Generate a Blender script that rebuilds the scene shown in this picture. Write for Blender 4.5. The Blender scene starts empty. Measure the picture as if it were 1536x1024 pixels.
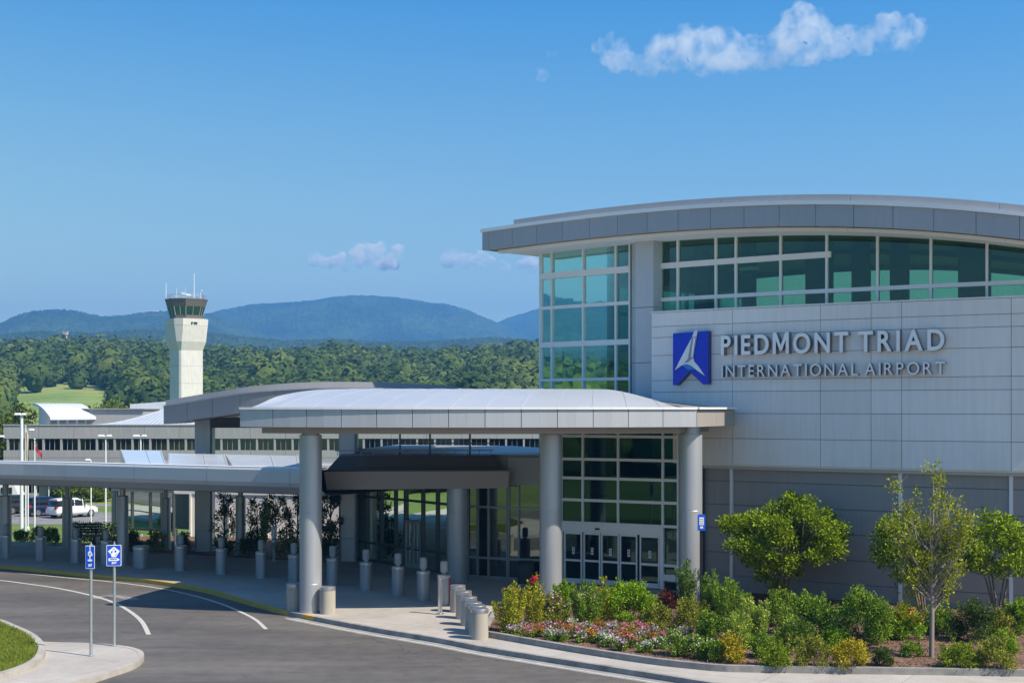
import bpy, bmesh, math, random
import numpy as np
from mathutils import Vector, noise as mnoise
R = math.radians
rnd = random.Random(11)
rng = np.random.default_rng(5)
SC = bpy.context.scene
COL = SC.collection

# ---------------------------------------------------------------- camera model used to survey the photograph
FPX, CX, HZ, CAMZ = 2133.3, 768.0, 612.0, 7.2
def at(u, v, Y):
    return Vector(((u-CX)/FPX*Y, Y, CAMZ+(HZ-v)/FPX*Y))
def g(u, v, z=0.15):
    Y = (CAMZ-z)*FPX/(v-HZ)
    return Vector(((u-CX)/FPX*Y, Y, z))
def px_x(u, Y): return (u-CX)/FPX*Y
def px_z(v, Y): return CAMZ+(HZ-v)/FPX*Y

# ---------------------------------------------------------------- materials
MATS = {}
class NT:
    def __init__(self, name):
        self.m = bpy.data.materials.new(name); self.m.use_nodes = True
        self.t = self.m.node_tree; self.t.nodes.clear()
        self.out = self.n('ShaderNodeOutputMaterial')
    def n(self, typ, **kw):
        nd = self.t.nodes.new(typ)
        for k, v in kw.items():
            if hasattr(nd, k) and not k[0].isupper(): setattr(nd, k, v)
        return nd
    def l(self, a, b): self.t.links.new(a, b)
    def coords(self, kind='Object'):
        return self.n('ShaderNodeTexCoord').outputs[kind]
    def noise(self, vec, scale, detail=4, rough=.55):
        nd = self.n('ShaderNodeTexNoise'); nd.inputs['Scale'].default_value = scale
        nd.inputs['Detail'].default_value = detail; nd.inputs['Roughness'].default_value = rough
        if vec is not None: self.l(vec, nd.inputs['Vector'])
        return nd.outputs['Fac']
    def ramp(self, fac, stops):
        nd = self.n('ShaderNodeValToRGB'); e = nd.color_ramp.elements
        while len(e) < len(stops): e.new(.5)
        for el, (p, c) in zip(e, stops):
            el.position = p; el.color = (*c, 1) if len(c) == 3 else c
        self.l(fac, nd.inputs['Fac']); return nd.outputs['Color']
    def mixc(self, fac, a, b, blend='MIX'):
        nd = self.n('ShaderNodeMix'); nd.data_type = 'RGBA'; nd.blend_type = blend
        if isinstance(fac, (int, float)): nd.inputs[0].default_value = fac
        else: self.l(fac, nd.inputs[0])
        for i, x in ((6, a), (7, b)):
            if isinstance(x, tuple): nd.inputs[i].default_value = (*x, 1)
            else: self.l(x, nd.inputs[i])
        return nd.outputs[2]
    def math(self, op, a, b=0.0, clamp=False):
        nd = self.n('ShaderNodeMath'); nd.operation = op; nd.use_clamp = clamp
        for i, x in ((0, a), (1, b)):
            if isinstance(x, (int, float)): nd.inputs[i].default_value = x
            else: self.l(x, nd.inputs[i])
        return nd.outputs[0]
    def scalev(self, vec, s):
        nd = self.n('ShaderNodeMapping'); nd.inputs['Scale'].default_value = s
        self.l(vec, nd.inputs['Vector']); return nd.outputs[0]
    def bump(self, h, strength=.3, dist=.02):
        nd = self.n('ShaderNodeBump'); nd.inputs['Strength'].default_value = strength
        nd.inputs['Distance'].default_value = dist; self.l(h, nd.inputs['Height']); return nd.outputs[0]
    def bsdf(self, color, rough=.5, metal=0., normal=None, spec=None, **kw):
        p = self.n('ShaderNodeBsdfPrincipled')
        for k, x in (('Base Color', color), ('Roughness', rough), ('Metallic', metal)):
            if isinstance(x, (int, float)): p.inputs[k].default_value = x
            elif isinstance(x, tuple): p.inputs[k].default_value = (*x, 1)
            else: self.l(x, p.inputs[k])
        if spec is not None: p.inputs['Specular IOR Level'].default_value = spec
        if normal is not None: self.l(normal, p.inputs['Normal'])
        return p
    def done(self, sh):
        self.l(sh.outputs[0] if hasattr(sh, 'outputs') else sh, self.out.inputs['Surface']); return self.m

def M(name):
    if name not in MATS: MATS[name] = MAKERS[name]()
    return MATS[name]
MAKERS = {}
def maker(f): MAKERS[f.__name__] = f; return f

def metal_mat(name, col, rough=.42, metal=.35, var=.07, streak=.05):
    def mk():
        t = NT(name); c = t.coords('Object')
        isl = t.n('ShaderNodeNewGeometry').outputs['Random Per Island']
        big = t.noise(c, .35, 3)
        st = t.noise(t.scalev(c, (6, 6, .5)), 1.0, 4)
        f = t.math('ADD', t.math('MULTIPLY', t.math('SUBTRACT', isl, .5), var),
                   t.math('ADD', t.math('MULTIPLY', t.math('SUBTRACT', big, .5), .22), t.math('MULTIPLY', t.math('SUBTRACT', st, .5), streak*4)))
        f = t.math('ADD', f, .5)
        lo = tuple(x*.72 for x in col); hi = tuple(min(1, x*1.28) for x in col)
        cc = t.ramp(f, [(0, lo), (1, hi)])
        rg = t.math('ADD', t.math('MULTIPLY', big, .2), rough-.1)
        return t.done(t.bsdf(cc, rg, metal, t.bump(t.noise(c, 1.1, 2), .06, .05)))
    MAKERS[name] = mk
metal_mat('panel_metal', (.74, .71, .675), .5, .05, .15, .10)
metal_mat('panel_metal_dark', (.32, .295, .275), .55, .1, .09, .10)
metal_mat('fascia_metal', (.36, .36, .37), .42, .25, .14, .08)
metal_mat('canopy_fascia', (.43, .445, .47), .42, .25, .12, .08)
metal_mat('rear_fascia', (.22, .22, .225), .5, .15)
metal_mat('walkway_metal', (.50, .51, .53), .4, .25)
metal_mat('column_metal', (.42, .435, .46), .34, .45, .06, .10)
metal_mat('roof_white', (.42, .445, .48), .38, .1, .05, .04)
metal_mat('soffit_white', (.86, .83, .79), .6, 0, .03, .04)
metal_mat('mullion', (.80, .79, .77), .45, .1, .02, .02)
metal_mat('mullion_dark', (.10, .11, .12), .4, .5, .02, .02)
metal_mat('door_frame', (.86, .85, .83), .42, .05, .02, .03)
metal_mat('bollard_steel', (.34, .36, .385), .38, .5, .0, .22)
metal_mat('bollard_cap', (.52, .54, .57), .3, .8, .0, .04)
metal_mat('bollard_stone', (.37, .34, .285), .75, 0, .0, .26)
metal_mat('lamp_head', (.34, .34, .33), .5, .2, .0, .05)
metal_mat('galvanised', (.42, .45, .47), .4, .6, .0, .05)
metal_mat('chrome', (.62, .64, .66), .2, .9, .0, .03)
metal_mat('pole_white', (.72, .73, .74), .45, .1, .0, .03)
metal_mat('black_metal', (.02, .021, .024), .4, .3, .0, .02)
metal_mat('marquee_dark', (.08, .072, .066), .55, .1, .02, .06)
metal_mat('marquee_grey', (.33, .29, .26), .5, .15, .02, .05)
metal_mat('wing_grey', (.30, .29, .28), .5, .15, .03, .05)
metal_mat('concrete_wall', (.30, .30, .30), .8, 0, .08, .22)
metal_mat('concrete_pale', (.62, .61, .585), .8, 0, .05, .12)
metal_mat('tower_concrete', (.58, .565, .54), .85, 0, .05, .26)
metal_mat('tower_dark', (.13, .11, .10), .6, .1, .02, .06)
metal_mat('white_wall', (.80, .79, .76), .7, 0, .02, .06)
metal_mat('seam_roof', (.60, .64, .68), .4, .2, .04, .10)
metal_mat('skylight_panel', (.62, .68, .75), .25, .3, .03, .03)
metal_mat('letter_white', (.97, .94, .90), .4, 0, .0, .02)
metal_mat('letter_side', (.24, .24, .245), .45, .3, .0, .02)
metal_mat('plastic_red', (.35, .03, .035), .4, 0, .0, .03)
metal_mat('rubber', (.015, .015, .016), .8, 0, .0, .02)
metal_mat('rim_metal', (.5, .5, .52), .3, .8, .0, .02)
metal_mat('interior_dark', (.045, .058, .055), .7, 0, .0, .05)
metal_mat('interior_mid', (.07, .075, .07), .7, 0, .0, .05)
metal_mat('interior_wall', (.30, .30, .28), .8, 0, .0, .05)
metal_mat('stone_bin', (.045, .047, .05), .6, 0, .0, .04)

def flat_mat(name, col, rough=.5, metal=0., coat=0.):
    def mk():
        t = NT(name); c = t.coords('Object')
        cc = t.ramp(t.noise(c, 2.3, 4), [(.2, tuple(x*.88 for x in col)), (.8, tuple(min(1, x*1.1) for x in col))])
        p = t.bsdf(cc, rough, metal)
        if coat: p.inputs['Coat Weight'].default_value = coat
        return t.done(p)
    MAKERS[name] = mk
flat_mat('emblem_blue', (.003, .030, .52), .3, 0, .3)
flat_mat('emblem_side', (.006, .014, .22), .35, 0, .2)
flat_mat('emblem_white', (.78, .79, .78), .3, .1)
flat_mat('emblem_grey', (.30, .31, .36), .35, .2)
flat_mat('emblem_sky', (.03, .24, .62), .3)
flat_mat('sign_blue', (.005, .085, .62), .35, 0, .3)
flat_mat('sign_white', (.85, .86, .86), .45)
flat_mat('car_white', (.72, .72, .72), .25, .1, .8)
flat_mat('car_blue', (.010, .022, .065), .2, .4, .9)
flat_mat('car_dark', (.02, .022, .026), .2, .3, .9)
flat_mat('car_silver', (.35, .36, .38), .25, .6, .8)
flat_mat('car_glass', (.012, .015, .018), .05, 0)
flat_mat('tail_red', (.4, .012, .01), .25)
flat_mat('head_clear', (.7, .72, .75), .1, .2)
flat_mat('flag_tan', (.62, .50, .34), .8)
flat_mat('flag_red', (.55, .05, .06), .8)
flat_mat('orange_roof', (.42, .20, .10), .8)
flat_mat('house_wall', (.62, .56, .48), .8)
flat_mat('joint_dark', (.24, .235, .23), .8)
flat_mat('yellow_paint', (.52, .33, .06), .75)
flat_mat('rail_metal', (.30, .32, .34), .4, .6)
flat_mat('bark', (.15, .115, .085), .9)
flat_mat('bark_grey', (.23, .20, .165), .9)
flat_mat('bark_dark', (.07, .055, .042), .9)
flat_mat('plate_shadowless', (.3, .3, .3), .5)

@maker
def road_paint():
    t = NT('road_paint'); c = t.coords('Object')
    w = t.noise(c, 14, 6, .7)
    cc = t.ramp(w, [(.35, (.22, .21, .195)), (.56, (.56, .54, .49))])
    return t.done(t.bsdf(cc, .8))
@maker
def worn_paint():
    t = NT('worn_paint'); c = t.coords('Object')
    w = t.noise(c, 5, 6, .7)
    cc = t.ramp(w, [(.4, (.13, .128, .125)), (.62, (.32, .31, .30))])
    return t.done(t.bsdf(cc, .85))
@maker
def asphalt():
    t = NT('asphalt'); c = t.coords('Object')
    fine = t.noise(c, 34, 3, .8); mid = t.noise(c, 2.2, 5, .6); big = t.noise(t.scalev(c, (.10, .34, 1)), 1., 5, .62)
    a = t.ramp(fine, [(.25, (.066, .060, .054)), (.75, (.150, .137, .124))])
    b = t.ramp(big, [(.3, (.58, .58, .59)), (.7, (1.30, 1.28, 1.24))])
    cc = t.mixc(1., a, b, 'MULTIPLY')
    d = t.ramp(mid, [(.35, (.86, .86, .86)), (.65, (1.1, 1.1, 1.1))])
    cc = t.mixc(1., cc, d, 'MULTIPLY')
    # tyre-polished streaks and oil drips
    st = t.noise(t.scalev(c, (.16, 1.9, 1)), 1.0, 4, .6)
    cc = t.mixc(t.math('MULTIPLY', t.ramp(st, [(.57, (0, 0, 0)), (.70, (1, 1, 1))]), .42), cc, (.052, .051, .05))
    # hairline cracks, only here and there
    wv = t.n('ShaderNodeVectorMath'); wv.operation = 'ADD'; t.l(c, wv.inputs[0])
    nw = t.n('ShaderNodeTexNoise'); nw.inputs['Scale'].default_value = 1.6; nw.inputs['Detail'].default_value = 5; t.l(c, nw.inputs['Vector']); t.l(nw.outputs['Color'], wv.inputs[1])
    vo = t.n('ShaderNodeTexVoronoi'); vo.feature = 'DISTANCE_TO_EDGE'; vo.inputs['Scale'].default_value = .21; t.l(wv.outputs[0], vo.inputs['Vector'])
    cr = t.ramp(vo.outputs['Distance'], [(0, (1, 1, 1)), (.006, (0, 0, 0))])
    msk = t.ramp(t.noise(c, .16, 2), [(.48, (0, 0, 0)), (.58, (1, 1, 1))])
    cc = t.mixc(t.math('MULTIPLY', t.math('MULTIPLY', cr, msk), .75), cc, (.022, .021, .02))
    sp = t.ramp(t.noise(c, 1.1, 6, .75), [(.66, (0, 0, 0)), (.74, (1, 1, 1))])
    cc = t.mixc(t.math('MULTIPLY', sp, .35), cc, (.045, .043, .04))
    return t.done(t.bsdf(cc, t.math('ADD', t.math('MULTIPLY', mid, .2), .68), 0, t.bump(fine, .55, .01)))
@maker
def concrete():
    t = NT('concrete'); c = t.coords('Object')
    fine = t.noise(c, 26, 4, .7); big = t.noise(c, .42, 5, .6); mid = t.noise(c, 2.6, 4)
    a = t.ramp(big, [(.3, (.30, .268, .232)), (.7, (.45, .405, .355))])
    b = t.ramp(mid, [(.3, (.88, .88, .88)), (.7, (1.08, 1.08, 1.08))])
    cc = t.mixc(1., a, b, 'MULTIPLY')
    cc = t.mixc(.35, cc, t.ramp(fine, [(.3, (.25, .24, .22)), (.7, (.5, .48, .45))]))
    br = t.n('ShaderNodeTexBrick'); br.offset = 0; br.inputs['Scale'].default_value = 1
    br.inputs['Mortar Size'].default_value = .012; br.inputs['Brick Width'].default_value = 3.2; br.inputs['Row Height'].default_value = 3.2
    br.inputs['Mortar Smooth'].default_value = .3
    rot = t.n('ShaderNodeMapping'); rot.inputs['Rotation'].default_value = (0, 0, R(30)); t.l(c, rot.inputs['Vector']); t.l(rot.outputs[0], br.inputs['Vector'])
    cc = t.mixc(t.math('MULTIPLY', br.outputs['Fac'], .62), cc, (.10, .095, .09))
    return t.done(t.bsdf(cc, .85, 0, t.bump(fine, .25, .006)))
@maker
def kerb_concrete():
    t = NT('kerb_concrete'); c = t.coords('Object')
    big = t.noise(c, 1.3, 5, .65); fine = t.noise(c, 24, 4, .7)
    cc = t.ramp(big, [(.3, (.27, .242, .21)), (.7, (.47, .425, .37))])
    cc = t.mixc(.35, cc, t.ramp(fine, [(.3, (.2, .19, .17)), (.7, (.5, .48, .44))]))
    return t.done(t.bsdf(cc, .88, 0, t.bump(fine, .3, .006)))
@maker
def kerb_grey():
    t = NT('kerb_grey'); c = t.coords('Object')
    big = t.noise(c, 1.6, 5, .65)
    cc = t.ramp(big, [(.3, (.17, .165, .155)), (.7, (.33, .32, .30))])
    return t.done(t.bsdf(cc, .88, 0, t.bump(t.noise(c, 24, 4, .7), .3, .006)))
@maker
def mulch():
    t = NT('mulch'); c = t.coords('Object')
    v = t.n('ShaderNodeTexVoronoi'); v.inputs['Scale'].default_value = 16; t.l(c, v.inputs['Vector'])
    big = t.noise(c, .8, 4)
    a = t.ramp(v.outputs['Color'], [(0, (.05, .028, .018)), (.5, (.13, .075, .048)), (1, (.26, .17, .12))])
    cc = t.mixc(1., a, t.ramp(big, [(.3, (.7, .65, .62)), (.7, (1.35, 1.25, 1.2))]), 'MULTIPLY')
    return t.done(t.bsdf(cc, .95, 0, t.bump(v.outputs['Distance'], .8, .04)))
@maker
def lawn():
    t = NT('lawn'); c = t.coords('Object')
    big = t.noise(c, .09, 5, .6); mid = t.noise(c, 1.7, 5, .65); fine = t.noise(c, 40, 2)
    a = t.ramp(big, [(.3, (.075, .135, .018)), (.7, (.17, .22, .028))])
    b = t.ramp(mid, [(.3, (.65, .72, .6)), (.7, (1.25, 1.2, 1.2))])
    cc = t.mixc(1., a, b, 'MULTIPLY')
    cc = t.mixc(1., cc, t.ramp(fine, [(.3, (.7, .7, .7)), (.7, (1.25, 1.25, 1.25))]), 'MULTIPLY')
    return t.done(t.bsdf(cc, .9, 0, t.bump(fine, .6, .03)))
@maker
def meadow():
    t = NT('meadow'); c = t.coords('Object')
    mid = t.noise(c, .03, 5, .65)
    a = t.ramp(mid, [(.3, (.10, .17, .035)), (.5, (.19, .26, .05)), (.72, (.26, .25, .09))])
    return t.done(t.bsdf(a, .95))
@maker
def mountain_forest():
    t = NT('mountain_forest'); c = t.coords('Object')
    f = t.noise(c, .045, 6, .7); big = t.noise(c, .004, 5, .6)
    a = t.ramp(f, [(.3, (.020, .045, .020)), (.7, (.10, .155, .05))])
    b = t.ramp(big, [(.3, (.55, .6, .55)), (.7, (1.5, 1.45, 1.2))])
    cc = t.mixc(1., a, b, 'MULTIPLY')
    return t.done(t.bsdf(cc, .95, 0, t.bump(f, 1., 22.), spec=.1))
@maker
def asphalt_far():
    t = NT('asphalt_far'); c = t.coords('Object')
    cc = t.ramp(t.noise(c, .7, 5), [(.3, (.13, .13, .13)), (.7, (.24, .235, .23))])
    return t.done(t.bsdf(cc, .85))

def leaf_mat(name, lo, hi, tr=.22, nscale=3.):
    def mk():
        t = NT(name)
        isl = t.n('ShaderNodeNewGeometry').outputs['Random Per Island']
        c = t.coords('Object'); nz = t.noise(c, nscale, 3)
        f = t.math('ADD', t.math('MULTIPLY', isl, .55), t.math('MULTIPLY', nz, .55))
        cc = t.ramp(f, [(.2, lo), (.85, hi)])
        p = t.bsdf(cc, .6, 0, spec=.15)
        tl = t.n('ShaderNodeBsdfTranslucent'); t.l(cc, tl.inputs['Color'])
        mx = t.n('ShaderNodeMixShader'); mx.inputs[0].default_value = tr
        t.l(p.outputs[0], mx.inputs[1]); t.l(tl.outputs[0], mx.inputs[2])
        return t.done(mx)
    MAKERS[name] = mk
leaf_mat('leaf_tree', (0.034, 0.074, 0.004), (0.315, 0.423, 0.013))
leaf_mat('leaf_sparse', (0.066, 0.099, 0.007), (0.398, 0.438, 0.029))
leaf_mat('leaf_yellow', (0.093, 0.128, 0.008), (0.540, 0.541, 0.029))
leaf_mat('leaf_bright', (0.046, 0.113, 0.004), (0.315, 0.502, 0.013))
leaf_mat('leaf_mid', (0.041, 0.092, 0.008), (0.273, 0.423, 0.034))
leaf_mat('leaf_pale', (0.080, 0.131, 0.017), (0.461, 0.589, 0.072))
leaf_mat('leaf_olive', (0.072, 0.092, 0.010), (0.361, 0.384, 0.045))
leaf_mat('leaf_gold', (0.130, 0.118, 0.006), (0.600, 0.493, 0.025))
leaf_mat('leaf_blue', (0.031, 0.070, 0.011), (0.191, 0.337, 0.051))
leaf_mat('leaf_purple', (0.046, 0.010, 0.011), (0.213, 0.053, 0.041))
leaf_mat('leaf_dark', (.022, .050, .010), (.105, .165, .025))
leaf_mat('leaf_hedge', (0.056, 0.100, 0.005), (0.335, 0.429, 0.023))
leaf_mat('leaf_far', (0.022, 0.043, 0.004), (0.159, 0.211, 0.014), .2, .4)
def petal_mat(name, a, b, c3):
    def mk():
        t = NT(name)
        isl = t.n('ShaderNodeNewGeometry').outputs['Random Per Island']
        nd = t.n('ShaderNodeValToRGB'); nd.color_ramp.interpolation = 'CONSTANT'
        e = nd.color_ramp.elements; e.new(.7)
        for el, (p, c) in zip(e, [(0, a), (.45, b), (.78, c3)]): el.position = p; el.color = (*c, 1)
        t.l(isl, nd.inputs['Fac']); cc = nd.outputs['Color']
        tl = t.n('ShaderNodeBsdfTranslucent'); t.l(cc, tl.inputs['Color'])
        mx = t.n('ShaderNodeMixShader'); mx.inputs[0].default_value = .3
        t.l(t.bsdf(cc, .6).outputs[0], mx.inputs[1]); t.l(tl.outputs[0], mx.inputs[2])
        return t.done(mx)
    MAKERS[name] = mk
petal_mat('petal_white', (.78, .74, .76), (.72, .60, .70), (.80, .78, .70))
petal_mat('petal_pink', (.68, .10, .26), (.72, .30, .48), (.55, .05, .16))
petal_mat('petal_lilac', (.55, .30, .55), (.70, .55, .70), (.42, .14, .40))
petal_mat('petal_red', (.60, .03, .03), (.66, .10, .02), (.55, .02, .10))
petal_mat('petal_orange', (.70, .16, .02), (.65, .07, .02), (.75, .30, .03))
petal_mat('petal_blush', (.66, .48, .44), (.58, .34, .30), (.70, .62, .55))
petal_mat('petal_scarlet', (.72, .02, .06), (.65, .01, .09), (.78, .05, .08))

@maker
def forest_leaf():
    t = NT('forest_leaf')
    isl = t.n('ShaderNodeNewGeometry').outputs['Random Per Island']
    c = t.coords('Object'); big = t.noise(c, .006, 4); fn = t.noise(c, .35, 3, .7)
    at = t.n('ShaderNodeAttribute'); at.attribute_name = 'tone'
    f = t.math('ADD', t.math('ADD', t.math('MULTIPLY', isl, .10), t.math('MULTIPLY', at.outputs['Fac'], .55)), t.math('MULTIPLY', big, .4))
    cc = t.ramp(f, [(.12, (.034, .066, .024)), (.42, (.066, .112, .032)), (.72, (.115, .165, .042)), (.95, (.20, .22, .058))])
    cc = t.mixc(1., cc, t.ramp(fn, [(.3, (.78, .78, .78)), (.7, (1.22, 1.22, 1.22))]), 'MULTIPLY')
    p = t.bsdf(cc, .9, 0, t.bump(fn, .4, 1.2), spec=.1); tl = t.n('ShaderNodeBsdfTranslucent'); t.l(cc, tl.inputs['Color'])
    mx = t.n('ShaderNodeMixShader'); mx.inputs[0].default_value = .3; t.l(p.outputs[0], mx.inputs[1]); t.l(tl.outputs[0], mx.inputs[2])
    return t.done(mx)

def glass_mat(name, tint, refl, rough=.02, gl=(.9, 1., .97)):
    def mk():
        t = NT(name)
        tr = t.n('ShaderNodeBsdfTransparent'); tr.inputs['Color'].default_value = (*tint, 1)
        gs = t.n('ShaderNodeBsdfGlossy'); gs.inputs['Color'].default_value = (*gl, 1); gs.inputs['Roughness'].default_value = rough
        c = t.coords('Object')
        t.l(t.bump(t.noise(c, .55, 2), .025, .1), gs.inputs['Normal'])
        fr = t.n('ShaderNodeFresnel'); fr.inputs['IOR'].default_value = 1.6
        f = t.math('ADD', t.math('MULTIPLY', fr.outputs[0], 1.0), refl, True)
        mx = t.n('ShaderNodeMixShader'); t.l(f, mx.inputs[0]); t.l(tr.outputs[0], mx.inputs[1]); t.l(gs.outputs[0], mx.inputs[2])
        return t.done(mx)
    MAKERS[name] = mk
glass_mat('glass_teal', (.17, .40, .29), .045, .015, (.42, .72, .64))
glass_mat('glass_clerestory', (.33, .58, .40), .045, .015, (.45, .75, .64))
glass_mat('glass_back', (.72, .84, .58), .04)
glass_mat('glass_entry', (.08, .28, .24), .04, .015, (.38, .66, .62))
glass_mat('glass_dark', (.07, .09, .08), .17, .015, (.75, .85, .75))
glass_mat('glass_far', (.05, .07, .08), .12, .05, (.7, .8, .85))
glass_mat('glass_cab', (.06, .22, .22), .22, .03, (.5, .8, .8))
glass_mat('glass_clear', (.80, .84, .83), .05)

# ---------------------------------------------------------------- mesh helpers
class MB:
    def __init__(s): s.v = []; s.f = []; s.mi = []; s.sm = []
    def add(s, vs, fs, mi=0, smooth=False):
        b = len(s.v); s.v += [tuple(x) for x in vs]
        for q in fs: s.f.append([b+i for i in q]); s.mi.append(mi); s.sm.append(smooth)
        return s
    def quad(s, a, b, c, d, mi=0): return s.add([a, b, c, d], [(0, 1, 2, 3)], mi)
    def hexa(s, p, mi=0):
        return s.add(p, [(0, 3, 2, 1), (4, 5, 6, 7), (0, 1, 5, 4), (1, 2, 6, 5), (2, 3, 7, 6), (3, 0, 4, 7)], mi)
    def box(s, x0, x1, y0, y1, z0, z1, mi=0):
        return s.hexa([(x0, y0, z0), (x1, y0, z0), (x1, y1, z0), (x0, y1, z0), (x0, y0, z1), (x1, y0, z1), (x1, y1, z1), (x0, y1, z1)], mi)
    def prism(s, poly, z0, z1, mi=0, side=None):
        n = len(poly); a = sum(poly[i][0]*poly[(i+1) % n][1]-poly[(i+1) % n][0]*poly[i][1] for i in range(n))
        if a < 0: poly = poly[::-1]
        zz0 = z0 if callable(z0) else (lambda x, y: z0); zz1 = z1 if callable(z1) else (lambda x, y: z1)
        vs = [(p[0], p[1], zz0(p[0], p[1])) for p in poly]+[(p[0], p[1], zz1(p[0], p[1])) for p in poly]
        s.add(vs, [list(range(n))[::-1], list(range(n, 2*n))], mi)
        s.add(vs, [(i, (i+1) % n, n+(i+1) % n, n+i) for i in range(n)], mi if side is None else side)
        return s
    def abox(s, pos, s0, s1, o0, o1, z0, z1, n=1, mi=0):
        f0 = z0 if callable(z0) else (lambda q: z0); f1 = z1 if callable(z1) else (lambda q: z1)
        vs = []
        for i in range(n+1):
            q = s0+(s1-s0)*i/n
            vs += [pos(q, o1, f0(q)), pos(q, o0, f0(q)), pos(q, o0, f1(q)), pos(q, o1, f1(q))]
        fs = [(3, 2, 1, 0), tuple(4*n+i for i in range(4))]
        for i in range(n):
            a, b = 4*i, 4*i+4
            fs += [(a+j, a+(j+1) % 4, b+(j+1) % 4, b+j) for j in range(4)]
        return s.add(vs, fs, mi)
    def tube(s, pts, rad, n=10, mi=0, cap=True):
        pts = [Vector(p) for p in pts]; rad = rad if isinstance(rad, (list, tuple)) else [rad]*len(pts)
        vs = []; m = len(pts); x = None
        for i, p in enumerate(pts):
            t = (pts[min(i+1, m-1)]-pts[max(i-1, 0)]).normalized()
            if x is None:
                x = t.orthogonal().normalized()
            x = (x-t*x.dot(t)).normalized(); y = t.cross(x)
            for k in range(n):
                a = 2*math.pi*k/n; vs.append(p+(x*math.cos(a)+y*math.sin(a))*rad[i])
        fs = []
        for i in range(m-1):
            for k in range(n):
                fs.append((i*n+k, i*n+(k+1) % n, (i+1)*n+(k+1) % n, (i+1)*n+k))
        s.add(vs, fs, mi, True)
        if cap: s.add(vs[:n], [tuple(range(n))[::-1]], mi); s.add(vs[-n:], [tuple(range(n))], mi)
        return s
    def lathe(s, prof, cx=0, cy=0, n=24, mi=0, split=True):
        # each profile segment gets its own ring so that edges stay crisp
        for (r0, z0), (r1, z1) in zip(prof[:-1], prof[1:]):
            vs = [(cx+r*math.cos(2*math.pi*k/n), cy+r*math.sin(2*math.pi*k/n), z) for r, z in ((r0, z0), (r1, z1)) for k in range(n)]
            s.add(vs, [(k, (k+1) % n, n+(k+1) % n, n+k) for k in range(n)], mi, True)
        for (r, z), up in ((prof[0], False), (prof[-1], True)):
            if r > 1e-5:
                vs = [(cx+r*math.cos(2*math.pi*k/n), cy+r*math.sin(2*math.pi*k/n), z) for k in range(n)]
                s.add(vs, [tuple(range(n)) if up else tuple(range(n))[::-1]], mi)
        return s
    def grid(s, rows, mi=0, smooth=True):
        n = len(rows[0]); vs = [p for r in rows for p in r]
        return s.add(vs, [(i*n+j, i*n+j+1, (i+1)*n+j+1, (i+1)*n+j) for i in range(len(rows)-1) for j in range(n-1)], mi, smooth)
    def build(s, name, mats, parent=None, **tags):
        me = bpy.data.meshes.new(name); me.from_pydata(s.v, [], s.f)
        mats = mats if isinstance(mats, (list, tuple)) else [mats]
        for m in mats: me.materials.append(M(m))
        me.polygons.foreach_set('material_index', s.mi); me.polygons.foreach_set('use_smooth', s.sm)
        me.update()
        return link(name, me, parent, **tags)
def link(name, me, parent=None, **tags):
    o = bpy.data.objects.new(name, me); COL.objects.link(o)
    if parent is not None:
        o.parent = parent; off = Vector((0, 0, 0)); p = parent
        while p is not None: off += p.location; p = p.parent
        o.location = -off
    tag(o, **tags); return o
def tag(o, label=None, category=None, group=None, kind=None):
    for k, v in (('label', label), ('category', category), ('group', group), ('kind', kind)):
        if v: o[k] = v
    return o
def thing(name, loc, label, category, group=None):
    o = bpy.data.objects.new(name, None); COL.objects.link(o); o.location = loc; o.empty_display_size = .2
    return tag(o, label, category, group)
def dup(root, loc, rotz=None, label=None, scale=None):
    def cp(o, par):
        c = o.copy(); COL.objects.link(c)
        if par is not None: c.parent = par; c.matrix_parent_inverse = o.matrix_parent_inverse
        for ch in list(o.children): cp(ch, c)
        return c
    r = cp(root, None); r.location = loc
    if rotz is not None: r.rotation_euler = (0, 0, rotz)
    if scale is not None: r.scale = scale
    if label: r['label'] = label
    return r
def struct(mb, name, mats): return mb.build(name, mats, kind='structure')

def np_mesh(name, V, F, mat, parent=None, smooth=False, **tags):
    me = bpy.data.meshes.new(name); nv, nf, k = len(V), len(F), F.shape[1]
    me.vertices.add(nv); me.vertices.foreach_set('co', np.ascontiguousarray(V, dtype=np.float32).ravel())
    me.loops.add(nf*k); me.loops.foreach_set('vertex_index', np.ascontiguousarray(F, dtype=np.int32).ravel())
    me.polygons.add(nf); me.polygons.foreach_set('loop_start', np.arange(nf, dtype=np.int32)*k)
    me.polygons.foreach_set('loop_total', np.full(nf, k, dtype=np.int32))
    if smooth: me.polygons.foreach_set('use_smooth', np.ones(nf, dtype=bool))
    me.update(calc_edges=True); me.materials.append(M(mat))
    return link(name, me, parent, **tags)

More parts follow.
